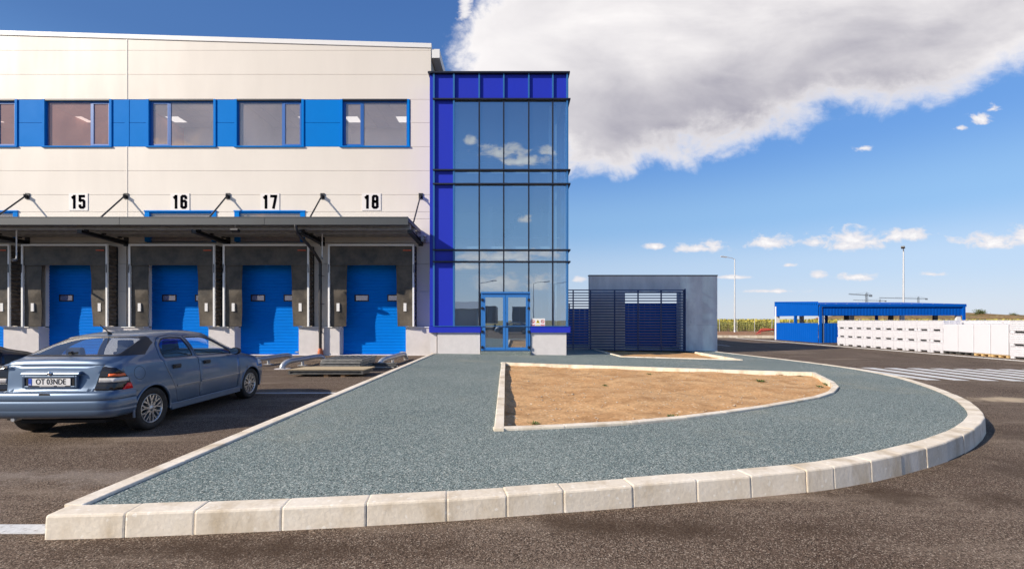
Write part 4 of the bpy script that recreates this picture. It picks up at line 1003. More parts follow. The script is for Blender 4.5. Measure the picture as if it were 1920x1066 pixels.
TYRE = mat('tyre_rubber', (.022, .021, .020), .75, var=.4, vscale=14)
RIM = mat('alloy_rim', (.52, .53, .54), .32, .8, var=.15, vscale=12)
GAP = mat('panel_gap', (.008, .008, .01), .8)
CABIN = mat('cabin_trim', (.035, .036, .042), .8)
SEAT = mat('seat_cloth', (.045, .05, .06), .9)
CARGL = glassmat('car_glass', (.80, .84, .84), .08)
CARGD = glassmat('car_glass_dark', (.34, .36, .38), .10)
CARGR = glassmat('car_glass_rear', (.55, .60, .62), .14, (1, 1, 1), .05, (.5, .52, .55))
CHROME = mat('chrome', (.7, .7, .7), .12, 1.0)
PLASTIC = mat('black_plastic', (.015, .015, .017), .5)
LAMPD = mat('smoked_lamp', (.012, .010, .010), .12, spec=.6)
LAMPO = mat('amber_lens', (.75, .13, .03), .25)
LAMPW = mat('clear_lens', (.62, .60, .58), .25)
LAMPR = mat('red_lens', (.70, .02, .02), .25)
def carpaint(name, c, metal=.42):
    m = mat(name, c, .36, metal, var=.16, vscale=2.6, coat=.5)
    return m

HATCH = dict(L=4.11, ax=(.70, 3.31), r=.305, tw=.195, track=.745,
    zr=[(0, .575), (.03, .615), (.06, .645), (.085, .70), (.105, .80), (.13, .95), (.145, 1.02), (.165, 1.055), (.22, 1.068), (.30, 1.085), (.36, 1.115), (.60, 1.235), (.80, 1.325), (.93, 1.365), (1.1, 1.39), (1.3, 1.41), (1.7, 1.425), (2.1, 1.412), (2.35, 1.378), (2.5, 1.335), (2.75, 1.215), (3.0, 1.085), (3.15, 1.0), (3.25, .965), (3.6, .895), (3.85, .81), (3.98, .73), (4.06, .62), (4.10, .52), (4.11, .48)],
    zsh=[(0, .545), (.03, .585), (.06, .61), (.085, .66), (.105, .76), (.13, .88), (.15, .94), (.25, .972), (.7, .985), (1.5, .972), (2.4, .945), (3.0, .92), (3.3, .88), (3.7, .80), (3.95, .67), (4.06, .56), (4.11, .44)],
    w=[(0, .62), (.02, .70), (.06, .765), (.12, .80), (.25, .832), (.5, .85), (.9, .855), (2.7, .855), (3.3, .852), (3.65, .835), (3.9, .775), (4.02, .68), (4.08, .58), (4.11, .48)],
    wr=[(0, .5), (.10, .56), (.145, .60), (.2, .655), (.30, .665), (.5, .64), (.8, .585), (1.2, .575), (2.0, .575), (2.4, .565), (2.75, .60), (3.1, .665), (3.3, .70), (3.7, .66), (4.11, .33)],
    zb=[(0, .35), (.05, .315), (.3, .29), (.55, .23), (3.5, .20), (3.8, .2), (4.0, .22), (4.11, .27)])
HATCH['stations'] = sorted(set([0, .012, .03, .05, .068, .085, .098, .112, .13, .145, .158, .175, .20, .24, .28, .32, .36, .42]+[round(.5+.1*i, 3) for i in range(25)]+[2.95, 3.05, 3.12, 3.2, 3.3, 3.4, 3.5, 3.6, 3.7, 3.78, 3.85, 3.92, 3.97, 4.02, 4.06, 4.085, 4.10, 4.11]))

def wheel(pr, x, s, parent):
    sgn = 1 if x > 0 else -1; R = pr['r']; w = pr['tw']/2; c = (x, s, R)
    tread = []
    o = MB(); pf = [(R*.66, -w*.8), (R*.80, -w*1.02), (R*.93, -w*1.0), (R*.985, -w*.82), (R, -w*.6)]
    for k in range(5):
        q = -w*.5+k*w*.25; pf += [(R, q-w*.08), (R-.007, q-w*.03), (R-.007, q+w*.03), (R, q+w*.08)]
    pf += [(R, w*.6), (R*.985, w*.82), (R*.93, w*1.0), (R*.80, w*1.02), (R*.66, w*.8)]
    o.lathe(pf, c, 'x', 48); wl = MB()
    whl = thing_part('wheel', parent, c)
    o.build('tyre', TYRE, whl)
    o = MB(); yo = x+sgn*w*.80
    o.lathe([(R*.69, yo-sgn*.10), (R*.69, yo), (R*.665, yo+sgn*.006), (R*.635, yo), (R*.62, yo-sgn*.03), (R*.60, yo-sgn*.12)], (0, s, R), 'x', 40)
    def sp(a0, r0, a1, r1, w0, w1):
        p = []
        for (a, r, ww) in ((a0, r0, w0), (a1, r1, w1)):
            d = np.array([math.cos(a), math.sin(a)]); t = np.array([-d[1], d[0]]); p += [d*r-t*ww, d*r+t*ww]
        q = [p[0], p[1], p[3], p[2]]
        yb, yt = yo-sgn*.045, yo-sgn*.004
        o.hexa([(yb, s+v[0], R+v[1]) for v in q], [(yt, s+v[0], R+v[1]) for v in q])
    for k in range(9):
        a = 2*PI*k/9+.15; sp(a, R*.10, a, R*.36, .017, .015)
        for dd in (-.20, .20): sp(a+dd*.12, R*.34, a+dd, R*.645, .011, .011)
    o.lathe([(.0, yo-sgn*.002), (R*.13, yo-sgn*.003), (R*.16, yo-sgn*.014), (R*.17, yo-sgn*.05)], (0, s, R), 'x', 20)
    o.build('rim', RIM, whl)
    o = MB(); o.lathe([(.0, yo-sgn*.075), (R*.61, yo-sgn*.075), (R*.62, yo-sgn*.12)], (0, s, R), 'x', 24); o.build('brake_disc', mat('brake_dark', (.03, .03, .032), .6, .5), whl)
def thing_part(name, parent, c):
    me = bpy.data.meshes.new(name); n = 12                       # the hub carrier, a small real mesh at the axle
    vs = [(0 + (k % 2)*.05*(-1 if c[0] > 0 else 1), .05*math.cos(2*PI*(k//2)/n), .05*math.sin(2*PI*(k//2)/n)) for k in range(2*n)]
    me.from_pydata([(v[0]+c[0]-org(parent).x-(.02 if c[0] > 0 else -.02), v[1]+c[1]-org(parent).y, v[2]+c[2]-org(parent).z) for v in vs], [], [(2*k, 2*k+1, (2*k+3) % (2*n), (2*k+2) % (2*n)) for k in range(n)])
    me.materials.append(TYRE); o = bpy.data.objects.new(name, me); COL.objects.link(o); o.parent = parent; ORG[o] = org(parent); return o

def make_car(paint, label, plate=None, tint=True):
    pr = HATCH; car = thing('parked_car', (0, 0, 0), label, 'car'); bm = body_mesh(pr)
    side = {1: lambda f: f.normal.x > .2 and fc(f).x > .3, -1: lambda f: f.normal.x < -.2 and fc(f).x < -.3}
    # --- shapes in side view (s, z)
    rwin = rounded([(1.02, 1.012), (1.655, 1.000), (1.615, 1.290), (1.40, 1.303), (1.20, 1.285), (1.06, 1.20), (1.00, 1.10)], .03, 3)
    fwin = rounded([(1.755, .998), (2.78, .965), (2.70, 1.045), (2.40, 1.215), (2.26, 1.270), (2.10, 1.290), (1.715, 1.295)], .03, 3)
    rdoor = rounded([(1.715, .315), (1.715, .98), (1.665, 1.325), (1.38, 1.345), (1.14, 1.31), (.99, 1.21), (.935, 1.08), (.945, .95), (1.0, .80), (1.08, .66), (1.16, .50), (1.20, .315)], .03, 3)
    fdoor = rounded([(1.725, .315), (1.725, .98), (1.68, 1.325), (2.12, 1.325), (2.32, 1.285), (2.62, 1.135), (2.86, .98), (2.90, .80), (2.90, .5), (2.84, .315)], .03, 3)
    for sg in (1, -1):
        for P_ in (rwin, fwin, rdoor, fdoor, grow(rdoor, .006), grow(fdoor, .006), grow(rwin, .012), grow(fwin, .012)): knife(bm, P_, 'side', side[sg])
        for ax in pr['ax']:
            arc = [(ax+.345*math.cos(t), .305+.345*math.sin(t)) for t in np.linspace(-.6, PI+.6, 26)]
            knife(bm, arc, 'side', lambda f, g=sg: fc(f).x*g > .5)
    # --- shapes in rear view (x, z)
    rear = lambda f: fc(f).y < 1.0 and f.normal.y < -.05
    rglass = rounded([(-.60, 1.108), (.60, 1.108), (.525, 1.318), (.40, 1.332), (-.40, 1.332), (-.525, 1.318)], .04, 3)
    wsc = rounded([(-.66, 1.03), (.66, 1.03), (.53, 1.345), (-.53, 1.345)], .04, 3)
    frontsel = lambda f: fc(f).y > 2.2 and f.normal.z > .1 and f.normal.y > .05
    band = [(-.72, 1.085), (.72, 1.085), (.545, 1.342), (-.545, 1.342)]
    knife(bm, rglass, 'end', lambda f: rear(f) and fc(f).z > 1.05); knife(bm, band, 'end', lambda f: rear(f) and fc(f).z > 1.05); knife(bm, wsc, 'end', frontsel)
    lamp = {}
    for sg in (1, -1):
        lamp[sg] = rounded([(sg*.545, .655), (sg*.90, .655), (sg*.90, .93), (sg*.60, .965), (sg*.585, .9)], .015, 2)
        knife(bm, lamp[sg], 'end', lambda f: fc(f).y < .5)
        cut = [(.02, .655), (.345, .655), (.27, .83), (.15, .96), (.02, .96)]
        knife(bm, cut, 'side', lambda f, g=sg: fc(f).x*g > .5 and fc(f).y < .5)
        for z in (.735, .762, .815, .836, .870): knife(bm, [(sg*.56, z), (sg*.90, z)], 'end', lambda f: fc(f).y < .36)
        for a in ([(.25, .70), (.25, .90)], [(.285, .70), (.285, .83)], [(.19, .655), (.262, .735)]): knife(bm, a, 'side', lambda f, g=sg: fc(f).x*g > .5 and fc(f).y < .36)
        knife(bm, [(sg*.585, .755), (sg*.585, .82)], 'end', lambda f: fc(f).y < .36); knife(bm, [(sg*.69, .83), (sg*.69, .875)], 'end', lambda f: fc(f).y < .36)
    lcut = [(-.1, .6), (.365, .6), (.345, .655), (.27, .83), (.15, .97), (-.1, .97)]
    gate = rounded([(-.72, .645), (.56, .645), (.56, .645), (.60, .9), (.615, 1.0), (.62, 1.0), (-.62, 1.0)], .01, 1)
    hatchline = [(-.54, .645), (.54, .645), (.595, .9), (.61, .985), (-.61, .985), (-.595, .9)]
    for P_ in (hatchline, grow(hatchline, .007)): knife(bm, P_, 'end', lambda f: fc(f).y < .3)
    recess = rounded([(-.37, .690), (.37, .690), (.40, .855), (-.40, .855)], .02, 2)
    knife(bm, recess, 'end', lambda f: fc(f).y < .3)
    # bumper joint lines
    for z0 in (.602, .60-.115): knife(bm, [(-.95, z0), (.95, z0), (.95, z0+.007), (-.95, z0+.007)], 'end', lambda f: fc(f).y < .45)
    hl = {sg: [(sg*.42, .66), (sg*.95, .66), (sg*.95, .80), (sg*.50, .76)] for sg in (1, -1)}
    for sg in (1, -1): knife(bm, hl[sg], 'end', lambda f: fc(f).y > 3.6 and f.normal.y > .05)
    knife(bm, [(-.36, .58), (.36, .58), (.38, .68), (-.38, .68)], 'end', lambda f: fc(f).y > 3.8)
    flap = [(.47+.088*math.cos(t), .845+.088*math.sin(t)) for t in np.linspace(0, 2*PI, 25)[:-1]]; flapo = grow(flap, .006)
    for P_ in (flap, flapo): knife(bm, P_, 'side', side[1])
    bm.normal_update()
    # --- sort the faces
    groups = {}
    kill = []
    for f in bm.faces:
        c = fc(f); key = 'body'; mi = 0; sg = 1 if c.x > 0 else -1
        wheelcut = any((c.y-ax)**2+(c.z-.305)**2 < .345**2 for ax in pr['ax']) and abs(c.x) > .5
        if wheelcut: kill.append(f); continue
        if abs(f.normal.x) > .2 and abs(c.x) > .3:
            if in_poly(c.y, c.z, rwin): key = ('rg', sg)
            elif in_poly(c.y, c.z, fwin): key = ('fg', sg)
            elif in_poly(c.y, c.z, grow(rwin, .012)) or in_poly(c.y, c.z, grow(fwin, .012)): mi = 2; key = ('rd' if c.y < 1.70 else 'fd', sg)
            elif in_poly(c.y, c.z, rdoor): key = ('rd', sg)
            elif in_poly(c.y, c.z, fdoor): key = ('fd', sg)
            elif c.x > 0 and in_poly(c.y, c.z, flap): pass
            elif c.x > 0 and in_poly(c.y, c.z, flapo): mi = 1
            elif in_poly(c.y, c.z, grow(rdoor, .006)) or in_poly(c.y, c.z, grow(fdoor, .006)): mi = 1
        if rear(f) and c.z > 1.05:
            if in_poly(c.x, c.z, rglass): key = 'rear_glass'
            elif in_poly(c.x, c.z, band) and key == 'body': mi = 2
        if frontsel(f) and in_poly(c.x, c.z, wsc): key = 'windscreen'
        if c.y < .5 and key == 'body':
            if in_poly(c.x, c.z, lamp[sg]) and in_poly(c.y, c.z, lcut):
                key = ('tail', sg)
                if .836 < c.z < .870 and abs(c.x) > .69 and c.y < .25: key = ('indicator_lens', sg)
                elif .762 < c.z < .815 and abs(c.x) > .585 and c.y < .285: key = ('reverse_lens', sg)
                elif c.z < .735 and abs(c.x) > .6 and c.y > .19+(c.z-.655)*.9: key = ('brake_lens', sg)
            elif c.y < .3 and in_poly(c.x, c.z, hatchline) and f.normal.y < -.2:
                key = 'gate'
            elif c.y < .3 and in_poly(c.x, c.z, grow(hatchline, .007)) and f.normal.y < -.1: mi = 1
            if key == 'body' and c.y < .45 and any(0 < c.z-z0 < .007 for z0 in (.602, .485)) and c.z > .4: mi = 1
        if c.y > 3.6 and f.normal.y > .05:
            if in_poly(c.x, c.z, hl[sg]): key = ('head', sg)
            elif in_poly(c.x, c.z, [(-.36, .58), (.36, .58), (.38, .68), (-.38, .68)]): mi = 1
        f.material_index = mi; groups.setdefault(key, []).append(f)
    bl = [paint, GAP, PLASTIC]
    body = mesh_from_faces('body', bm, groups.pop('body'), bl, car, .02, CABIN)
    doors = {}
    for sg in (1, -1):
        for k in ('rd', 'fd'): doors[(k, sg)] = mesh_from_faces('door', bm, groups.pop((k, sg)), bl, car, .02, CABIN)
        mesh_from_faces('window', bm, groups.pop(('rg', sg)), CARGD if tint else CARGL, doors[('rd', sg)], off=-.006)
        mesh_from_faces('window', bm, groups.pop(('fg', sg)), CARGL, doors[('fd', sg)], off=-.006)
        tl = mesh_from_faces('tail_light', bm, groups.pop(('tail', sg)), LAMPD, car, .02)
        if ('head', sg) in groups: mesh_from_faces('headlight', bm, groups.pop(('head', sg)), LAMPW, car, .02)
        for nm, m in (('indicator_lens', LAMPO), ('reverse_lens', LAMPW), ('brake_lens', LAMPR)):
            if (nm, sg) in groups: mesh_from_faces(nm, bm, groups.pop((nm, sg)), m, tl, .01, off=.002)
        # handles, mouldings
        for k, s0 in (('rd', 1.10), ('fd', 1.83)):
            q = MB(); q.box(sg*.838, sg*.853, s0, s0+.17, .835, .90); q.box(sg*.853, sg*.868, s0+.015, s0+.155, .855, .885); q.build('handle', PLASTIC, doors[(k, sg)], .006)
        q = MB(); q.box(sg*.848, sg*.866, 1.17, 1.70, .545, .585); q.build('side_moulding', paint, doors[('rd', sg)], .006)
        q = MB(); q.box(sg*.848, sg*.866, 1.745, 2.86, .545, .585); q.build('side_moulding', paint, doors[('fd', sg)], .006)
        # mirror
        q = MB(); q.lathe([(0, -.05), (.05, -.045), (.085, -.02), (.095, .02), (.085, .05), (.07, .06), (.0, .06)], (0, 0, 0), 'y', 16)
        q.v = [(sg*.93+v[0]*1.05, 2.62-v[1]*1.0, 1.005+v[2]*.72) for v in q.v]; q.bar((sg*.80, 2.66, .975), (sg*.90, 2.64, .99), .05, .04); mr = q.build('mirror', PLASTIC, car)
        q = MB(); q.lathe([(0, 0), (.075, 0)], (0, 0, 0), 'y', 16); q.v = [(sg*.93+v[0]*1.05, 2.556, 1.005+v[2]*.72) for v in q.v]; q.build('mirror_glass', CHROME, mr)
        # arch lips and wheel houses
        for ax in pr['ax']:
            q = MB(); q.tube([(sg*(.846 if .3 < t < 2.8 else .838), ax+.347*math.cos(t), .305+.347*math.sin(t)) for t in np.linspace(-.18, PI+.18, 24)], .016, 8); q.build('wheel_arch', paint, car)
            q = MB(); rg = [(ax+.352*math.cos(t), .305+.352*math.sin(t)) for t in np.linspace(-.25, PI+.25, 20)]
            q.add([(sg*.84, a, b) for a, b in rg]+[(sg*.52, a, b) for a, b in rg], [(i, i+1, i+21, i+20) for i in range(19)]+[tuple(range(20, 40))]); q.build('wheel_house', GAP, car)
            wheel(pr, sg*pr['track'], ax, car)
        q = MB(); q.prism([(1.08, .205), (2.92, .195), (2.95, .30), (1.05, .31)], 'x', sg*.80, sg*.845); q.build('side_skirt', paint, car, .01)
    mesh_from_faces('windscreen', bm, groups.pop('windscreen'), CARGL, car, off=-.004)
    tg = mesh_from_faces('tailgate', bm, groups.pop('gate'), bl, car, .02, CABIN)
    mesh_from_faces('rear_window', bm, groups.pop('rear_glass'), CARGR, tg, off=-.004)
    bm.free()
    # rear bumper: a moulded profile swept round the tail in plan
    half = [(.853, .372), (.848, .30), (.836, .20), (.812, .11), (.765, .045), (.69, .012), (.60, -.002), (.40, -.012), (.20, -.017), (0, -.018)]
    path = spline(half+[(-x, y) for x, y in half[-2::-1]], 4); P_ = np.array(path); T_ = np.gradient(P_, axis=0); T_ /= np.linalg.norm(T_, axis=1)[:, None]
    prof = [(-.11, .652), (-.05, .650), (-.018, .642), (-.004, .625), (.004, .600), (.007, .560), (.006, .542), (.002, .537), (.002, .531), (.007, .524), (.011, .500), (.012, .455), (.010, .425), (.007, .414), (.007, .408), (.009, .400), (.004, .365), (-.016, .325), (-.06, .300), (-.12, .295)]
    vs = []; fs = []; np_ = len(prof)
    for p, t in zip(P_, T_):
        nx_, ny_ = t[1], -t[0]
        for (o_, z_) in prof: vs.append((p[0]-nx_*o_*(1 if True else 0), p[1]-ny_*o_, z_+.012*min(1, abs(p[0])/.8)**4*0))
    for i in range(len(P_)-1):
        for k in range(np_-1): fs.append((i*np_+k, i*np_+k+1, (i+1)*np_+k+1, (i+1)*np_+k))
    q = MB(); q.add(vs, fs, 0, True); rb = q.build('rear_bumper', paint, car)
    # tailgate fittings
    q = MB(); q.hexa([(-.375, .055, .865), (.375, .055, .865), (.37, .14, .862), (-.37, .14, .862)], [(-.37, .075, .905), (.37, .075, .905), (.36, .15, .91), (-.36, .15, .91)]); q.build('grab_bar', paint, tg, .012)
    q = MB(); q.lathe([(0, .05), (.024, .05), (.026, .06)], (0, 0, .885), 'y', 16); q.build('badge', CHROME, tg)
    q = MB(); q.frame(-.345, .345, .695, .855, .058, .10, .028); q.build('plate_recess', paint, tg, .006)
    q = MB(); q.box(-.30, .30, .068, .10, .722, .828); q.build('plate_housing', GAP, tg)
    q = MB()
    for k, w_ in enumerate((.018, .02, .016, .02, .022)): q.box(-.70+k*.028, -.70+k*.028+w_, .098, .12, .955, .985)
    q.build('model_lettering', CHROME, tg)
    q = MB(); q.tube([(-.02, .40, 1.135), (-.02, .36, 1.125)], .022, 10); q.bar((-.02, .38, 1.13), (.05, .40, 1.135), .03, .012); q.build('wiper', PLASTIC, tg)
    if plate:
        pl = MB(); pl.box(-.262, .262, .060, .067, .728, .822); p_ = pl.build('number_plate', WHITE, car)
        q = MB(); q.box(-.260, -.222, .0565, .0600, .729, .821); q.build('country_band', mat('plate_blue', (.02, .08, .50), .4), p_)
        vs, fs = text_mb('RO', .022, 1, .0004, .0005); q = MB(); q.add([(v[0]-.241, v[1]+.0560, v[2]+.741) for v in vs], fs); q.build('country_letters', WHITE, p_)
        vs, fs = text_mb(plate, .100, .80, .0012, .0008); q = MB(); q.add([(v[0]+.018, v[1]+.0585, v[2]+.776) for v in vs], fs); q.build('letters', DIGIT, p_)
        q = MB(); q.box(-.262, .262, .056, .066, .712, .7265); q.build('plate_strip', BLACK, p_)
        q = MB(); q.box(-.12, .06, .0535, .0558, .715, .724); q.box(.10, .2, .0535, .0558, .715, .724); q.build('strip_lettering', LAMPW, p_)
    # body fittings
    q = MB(); q.tube([(0, .98, 1.37), (0, .95, 1.40)], [.03, .016], 10); q.tube([(0, .955, 1.40), (-.0, .80, 1.52)], [.008, .004], 8); q.build('antenna', PLASTIC, car)
    q = MB(); q.tube([(-.42, .12, .30), (-.42, .02, .295)], .025, 10); q.build('exhaust', GALVR, car)
    q = MB(); q.hexa([(-.06, -.022, .612), (.08, -.022, .612), (.07, .03, .612), (-.05, .03, .612)], [(-.055, -.018, .634), (.07, -.018, .630), (.06, .03, .640), (-.045, .03, .643)]); q.build('tow_cover', GAP, car)
    q = MB(); q.box(-.55, .55, .25, 3.9, .20, .24); q.box(-.62, .62, 1.1, 2.9, .24, .30); q.build('underbody', GAP, car)
    # cabin
    def seat(x, y, back=.55):
        q = MB(); q.hexa([(x-.24, y, .32), (x+.24, y, .32), (x+.24, y+.5, .32), (x-.24, y+.5, .32)], [(x-.24, y, .54), (x+.24, y, .54), (x+.24, y+.5, .58), (x-.24, y+.5, .58)])
        q.hexa([(x-.23, y-.06, .50), (x+.23, y-.06, .50), (x+.23, y+.1, .52), (x-.23, y+.1, .52)], [(x-.2, y-.25, .50+back), (x+.2, y-.25, .50+back), (x+.2, y-.13, .52+back), (x-.2, y-.13, .52+back)])
        q.hexa([(x-.12, y-.26, .53+back), (x+.12, y-.26, .53+back), (x+.12, y-.17, .53+back), (x-.12, y-.17, .53+back)], [(x-.11, y-.27, .70+back), (x+.11, y-.27, .70+back), (x+.11, y-.2, .70+back), (x-.11, y-.2, .70+back)]); q.build('seat', SEAT, car, .02)
    seat(.36, 1.95); seat(-.36, 1.95); seat(.36, 1.05, .48); seat(-.36, 1.05, .48)
    q = MB(); q.box(-.64, .64, 2.72, 3.0, .55, .94); q.box(-.66, .66, .35, .85, .85, .90); q.build('dashboard', CABIN, car, .02)
    return car
car = make_car(carpaint('blue_grey_paint', (.098, .150, .232)), 'blue grey hatchback seen from behind with alloy wheels', 'OT 03NDE')
CS = .95
car2 = copy_tree(car)
BLKP = carpaint('black_paint', (.008, .008, .011), .2)
def repaint(o):
    if o.type == 'MESH' and any(m and m.name == 'blue_grey_paint' for m in o.data.materials):
        o.data = o.data.copy()
        for i, m in enumerate(o.data.materials):
            if m and m.name == 'blue_grey_paint': o.data.materials[i] = BLKP
    for c in o.children: repaint(c)
repaint(car2)
def drop(o, names):
    for c in list(o.children):
        if c.name.split('.')[0] in names:
            for d in list(c.children): bpy.data.objects.remove(d)
            bpy.data.objects.remove(c)
drop(car2, ('number_plate',))
car.location = (-5.725, 5.49, 0); car.rotation_euler.z = .039; car.scale = (CS, CS, CS)
car2.location = (-10.85, 6.15, 0); car2.rotation_euler.z = .02; car2.scale = (CS, CS, CS)
car2['label'] = 'black car at the left edge with only its nose showing'
# a car across the yard, caught in the tower's glass
car3 = copy_tree(car); car3.location = (2.0, -13.4, 0); car3.rotation_euler.z = PI/2+.02; drop(car3, ('number_plate',))
car3['label'] = 'parked car mirrored in the glass of the entrance door'

# ------------------------------------------------------------------ yard behind the camera, mirrored in the tower's glass
def lamp_post(x, y, h, arm, label, zb=None, headdark=False, reach=1.6, hl=.75):
    zb = gz(x) if zb is None else zb
    t = thing('street_lamp', (x, y, zb), label, 'street lamp', 'lamp posts round the yard')
    o = MB(); o.tube([(x, y, zb), (x, y, zb+h*.5), (x, y, zb+h)], [.11, .085, .06], 10); o.lathe([(.17, 0), (.17, .05), (.12, .08), (.11, .5)], (x, y, zb), 'z', 10); o.build('pole', mat('lamp_grey', (.55, .56, .57), .45, .3), t)
    ex, ey = x+arm[0]*reach, y+arm[1]*reach
    o = MB(); o.tube([(x, y, zb+h-.05), (x+arm[0]*reach*.3, y+arm[1]*reach*.3, zb+h+.12), (ex, ey, zb+h+.25)], .04, 8); o.build('arm', MATS['lamp_grey'], t)
    o = MB(); hx, hy = ex+arm[0]*hl, ey+arm[1]*hl; o.bar((ex-.05*arm[0], ey-.05*arm[1], zb+h+.24), (hx, hy, zb+h+.34), .30, .12); o.build('lamp_head', BLACK if headdark else MATS['lamp_grey'], t)
lamp_post(X(1377.5, 60), 60, 10.0, (-1, 0), 'slim grey street lamp rising above the yellow field', gz(25), reach=1.1)
lamp_post(X(1694, 46), 46, Z(470, 46)+.3, (-.7, -.7), 'tall grey street lamp behind the blue open shed', gz(25), True, .35, .5)
for i, (x, y, h) in enumerate(((-4.4, -24, 6.5), (3.2, -30, 7), (7.5, -44, 8))): lamp_post(x, y, h, (1, 0), ('near', 'second', 'far')[i]+' lamp post mirrored in the tower glass', 0)
t = thing('storage_hall', (-14, -42, 0), 'low grey hall mirrored in the tower glass', 'hall'); o = MB(); o.box(-26, -6, -56, -40, 0, 3.4); o.build('wall', mat('hall_grey', (.35, .36, .37), .7), t); o = MB(); o.hexa([(-26.3, -56.3, 3.41), (-5.7, -56.3, 3.41), (-5.7, -39.7, 3.41), (-26.3, -39.7, 3.41)], [(-26.3, -48.3, 5.0), (-5.7, -48.3, 5.0), (-5.7, -47.7, 5.0), (-26.3, -47.7, 5.0)]); o.build('roof', GALVR, t)
for i, (x, y) in enumerate(((-3.6, -30), (1.2, -33))):
    t = thing('box_trailer', (x, y, 0), ('dark box trailer mirrored in the left door leaf', 'dark box trailer mirrored in the right door leaf')[i], 'trailer', 'trailers across the yard')
    o = MB(); o.box(x-1.25, x+1.25, y-8, y, 1.1, 3.6); o.build('box_body', mat('trailer_dark', (.09, .10, .12), .5), t)
    o = MB(); o.frame(x-1.25, x+1.25, 1.1, 3.6, y+.001, y+.03, .08); o.box(x-.02, x+.02, y+.001, y+.03, 1.18, 3.52); o.build('rear_frame', GALVR, t)
    for s in (-1, 1):
        for yy in (-1.5, -2.8): o = MB(); o.lathe([(0, -.15), (.42, -.15), (.5, -.12), (.5, .12), (.42, .15), (0, .15)], (x+s*1.0, y+yy, .5), 'x', 20); o.build('wheel', TYRE, t)

# ------------------------------------------------------------------ blue shed, white bins, pallets
XS, YS0, YS1, XS1 = 24.2, 35.4, 41.3, X(1806, 35.4)
g0 = gz(25)
sd = thing('open_shed', (XS, YS0, g0), 'low blue sheet metal open shed behind the white bins', 'shed')
def ribbed(name, a, b, z0, z1, m=SHEDB, slope=0):
    a, b = np.array(a), np.array(b); L = np.linalg.norm(b-a); n = int(L/.25); d = (b-a)/L; nr = np.array([d[1], -d[0]]); o = MB(); vs = []; fs = []
    k = 0
    for i in range(n+1):
        for (q, dep) in ((0, 0), (.08, 0), (.10, .010), (.2, .010)):
            s_ = min(i*L/n+q, L); p = a+d*s_+nr*dep; vs += [(p[0], p[1], z0), (p[0], p[1], z1+slope*s_/L)]
    for i in range(len(vs)//2-1): fs.append((2*i, 2*i+2, 2*i+3, 2*i+1))
    o.add(vs, fs); o.build(name, m, sd)
ribbed('side_fascia', (XS, YS1), (XS, YS0), 1.86, 3.20, slope=-.22)
ribbed('side_wall', (XS, YS1), (XS, YS0), g0+.03, 1.27)
ribbed('front_fascia', (XS+.35, YS0), (XS1, YS0), 1.88, 2.62)
ribbed('front_wall', (XS+.2, YS0+.05), (XS+2.0, YS0+.05), g0+.03, 1.27)
ribbed('back_fascia', (XS1, YS1), (XS, YS1), 1.9, 2.9)
o = MB(); o.box(XS+.1, XS1+.15, YS0-.12, YS0-.035, 2.56, 2.76); o.build('eaves_trim', SHEDB, sd)
o = MB(); o.hexa([(XS, YS0-.1, 2.70), (XS1+.1, YS0-.1, 2.70), (XS1+.1, YS1, 3.08), (XS, YS1, 3.08)], [(XS, YS0-.1, 2.78), (XS1+.1, YS0-.1, 2.78), (XS1+.1, YS1, 3.15), (XS, YS1, 3.15)]); o.build('roof', SHEDB, sd)
for (x, y, m) in [(XS+.06, YS1-.2, WHITE), (XS+.06, YS0+3, SHEDB), (XS+.25, YS0+.12, WHITE)]+[(XS+2.3*i, YS1-.2, WHITE if i % 2 else SHEDB) for i in range(1, 6)]+[(XS1-.35, YS0+.15, WHITE)]+[(XS+3.8*i+.6, YS0+3, BLACK) for i in range(1, 4)]:
    o = MB(); w = .11 if m is SHEDB else .2; o.box(x-w*.5, x+w*1.2, y-.08, y+.08, g0, 2.75); o.build('post', m, sd)
for x in (XS+.12, XS1-.02): o = MB(); o.box(x-.08, x+.1, YS0-.11, YS0-.01, g0, 2.6); o.build('downpipe', SHEDB, sd)
for i in range(14): o = MB(); xx = XS+.5+i*.85; o.box(xx, xx+.05, YS0-.09, YS0-.04, 2.785, 2.81); o.build('roof_screw', GALV, sd)

XB = 23.4
def make_bin():
    r = thing('pallet_bin', (0, 0, 0), '-', 'bin', 'white plastic bins stacked along the road')
    hy, hx, h = .375, .5, .585
    o = MB(); o.box(-hx, hx, -hy, hy, .10, .115)
    t = .03
    for (a, b, c, d) in ((-hx, hx, -hy, -hy+t), (-hx, hx, hy-t, hy), (-hx, -hx+t, -hy+t, hy-t), (hx-t, hx, -hy+t, hy-t)): o.box(a, b, c, d, .115, h)
    for z in (.15, .24, .33, .42, .53): o.box(-hx-.018, -hx-.001, -hy+.02, hy-.02, z, z+.03); o.box(-hx+.02, hx-.02, -hy-.018, -hy-.001, z, z+.03)
    for y in (-hy, -.12, .10, hy-.03): o.box(-hx-.021, -hx-.0012, y, y+.025, .12, h-.003)
    for x in (-hx+.01, -.15, .15, hx-.035): o.box(x, x+.025, -hy-.021, -hy-.0012, .12, h-.003)
    o.box(-hx-.03, hx+.03, -hy-.005, hy+.005, h, h+.012); o.build('body', BINW, r)
    o = MB()
    for y in (-hy+.01, hy-.16): o.box(-hx, hx, y, y+.15, .0, .098)
    o.build('runner', BINW, r)
    o = MB(); o.box(-hx+.06, hx-.06, -hy+.17, hy-.17, .004, .095); o.build('fork_slot_shade', DARK, r)  # dark block set in the fork opening, shade put into its colour
    return r
b0 = make_bin(); used = False
tier = ('bottom', 'middle', 'top'); ordn = ('first', 'second', 'third', 'fourth', 'fifth', 'sixth', 'seventh', 'eighth', 'ninth', 'tenth')
BH = .5973
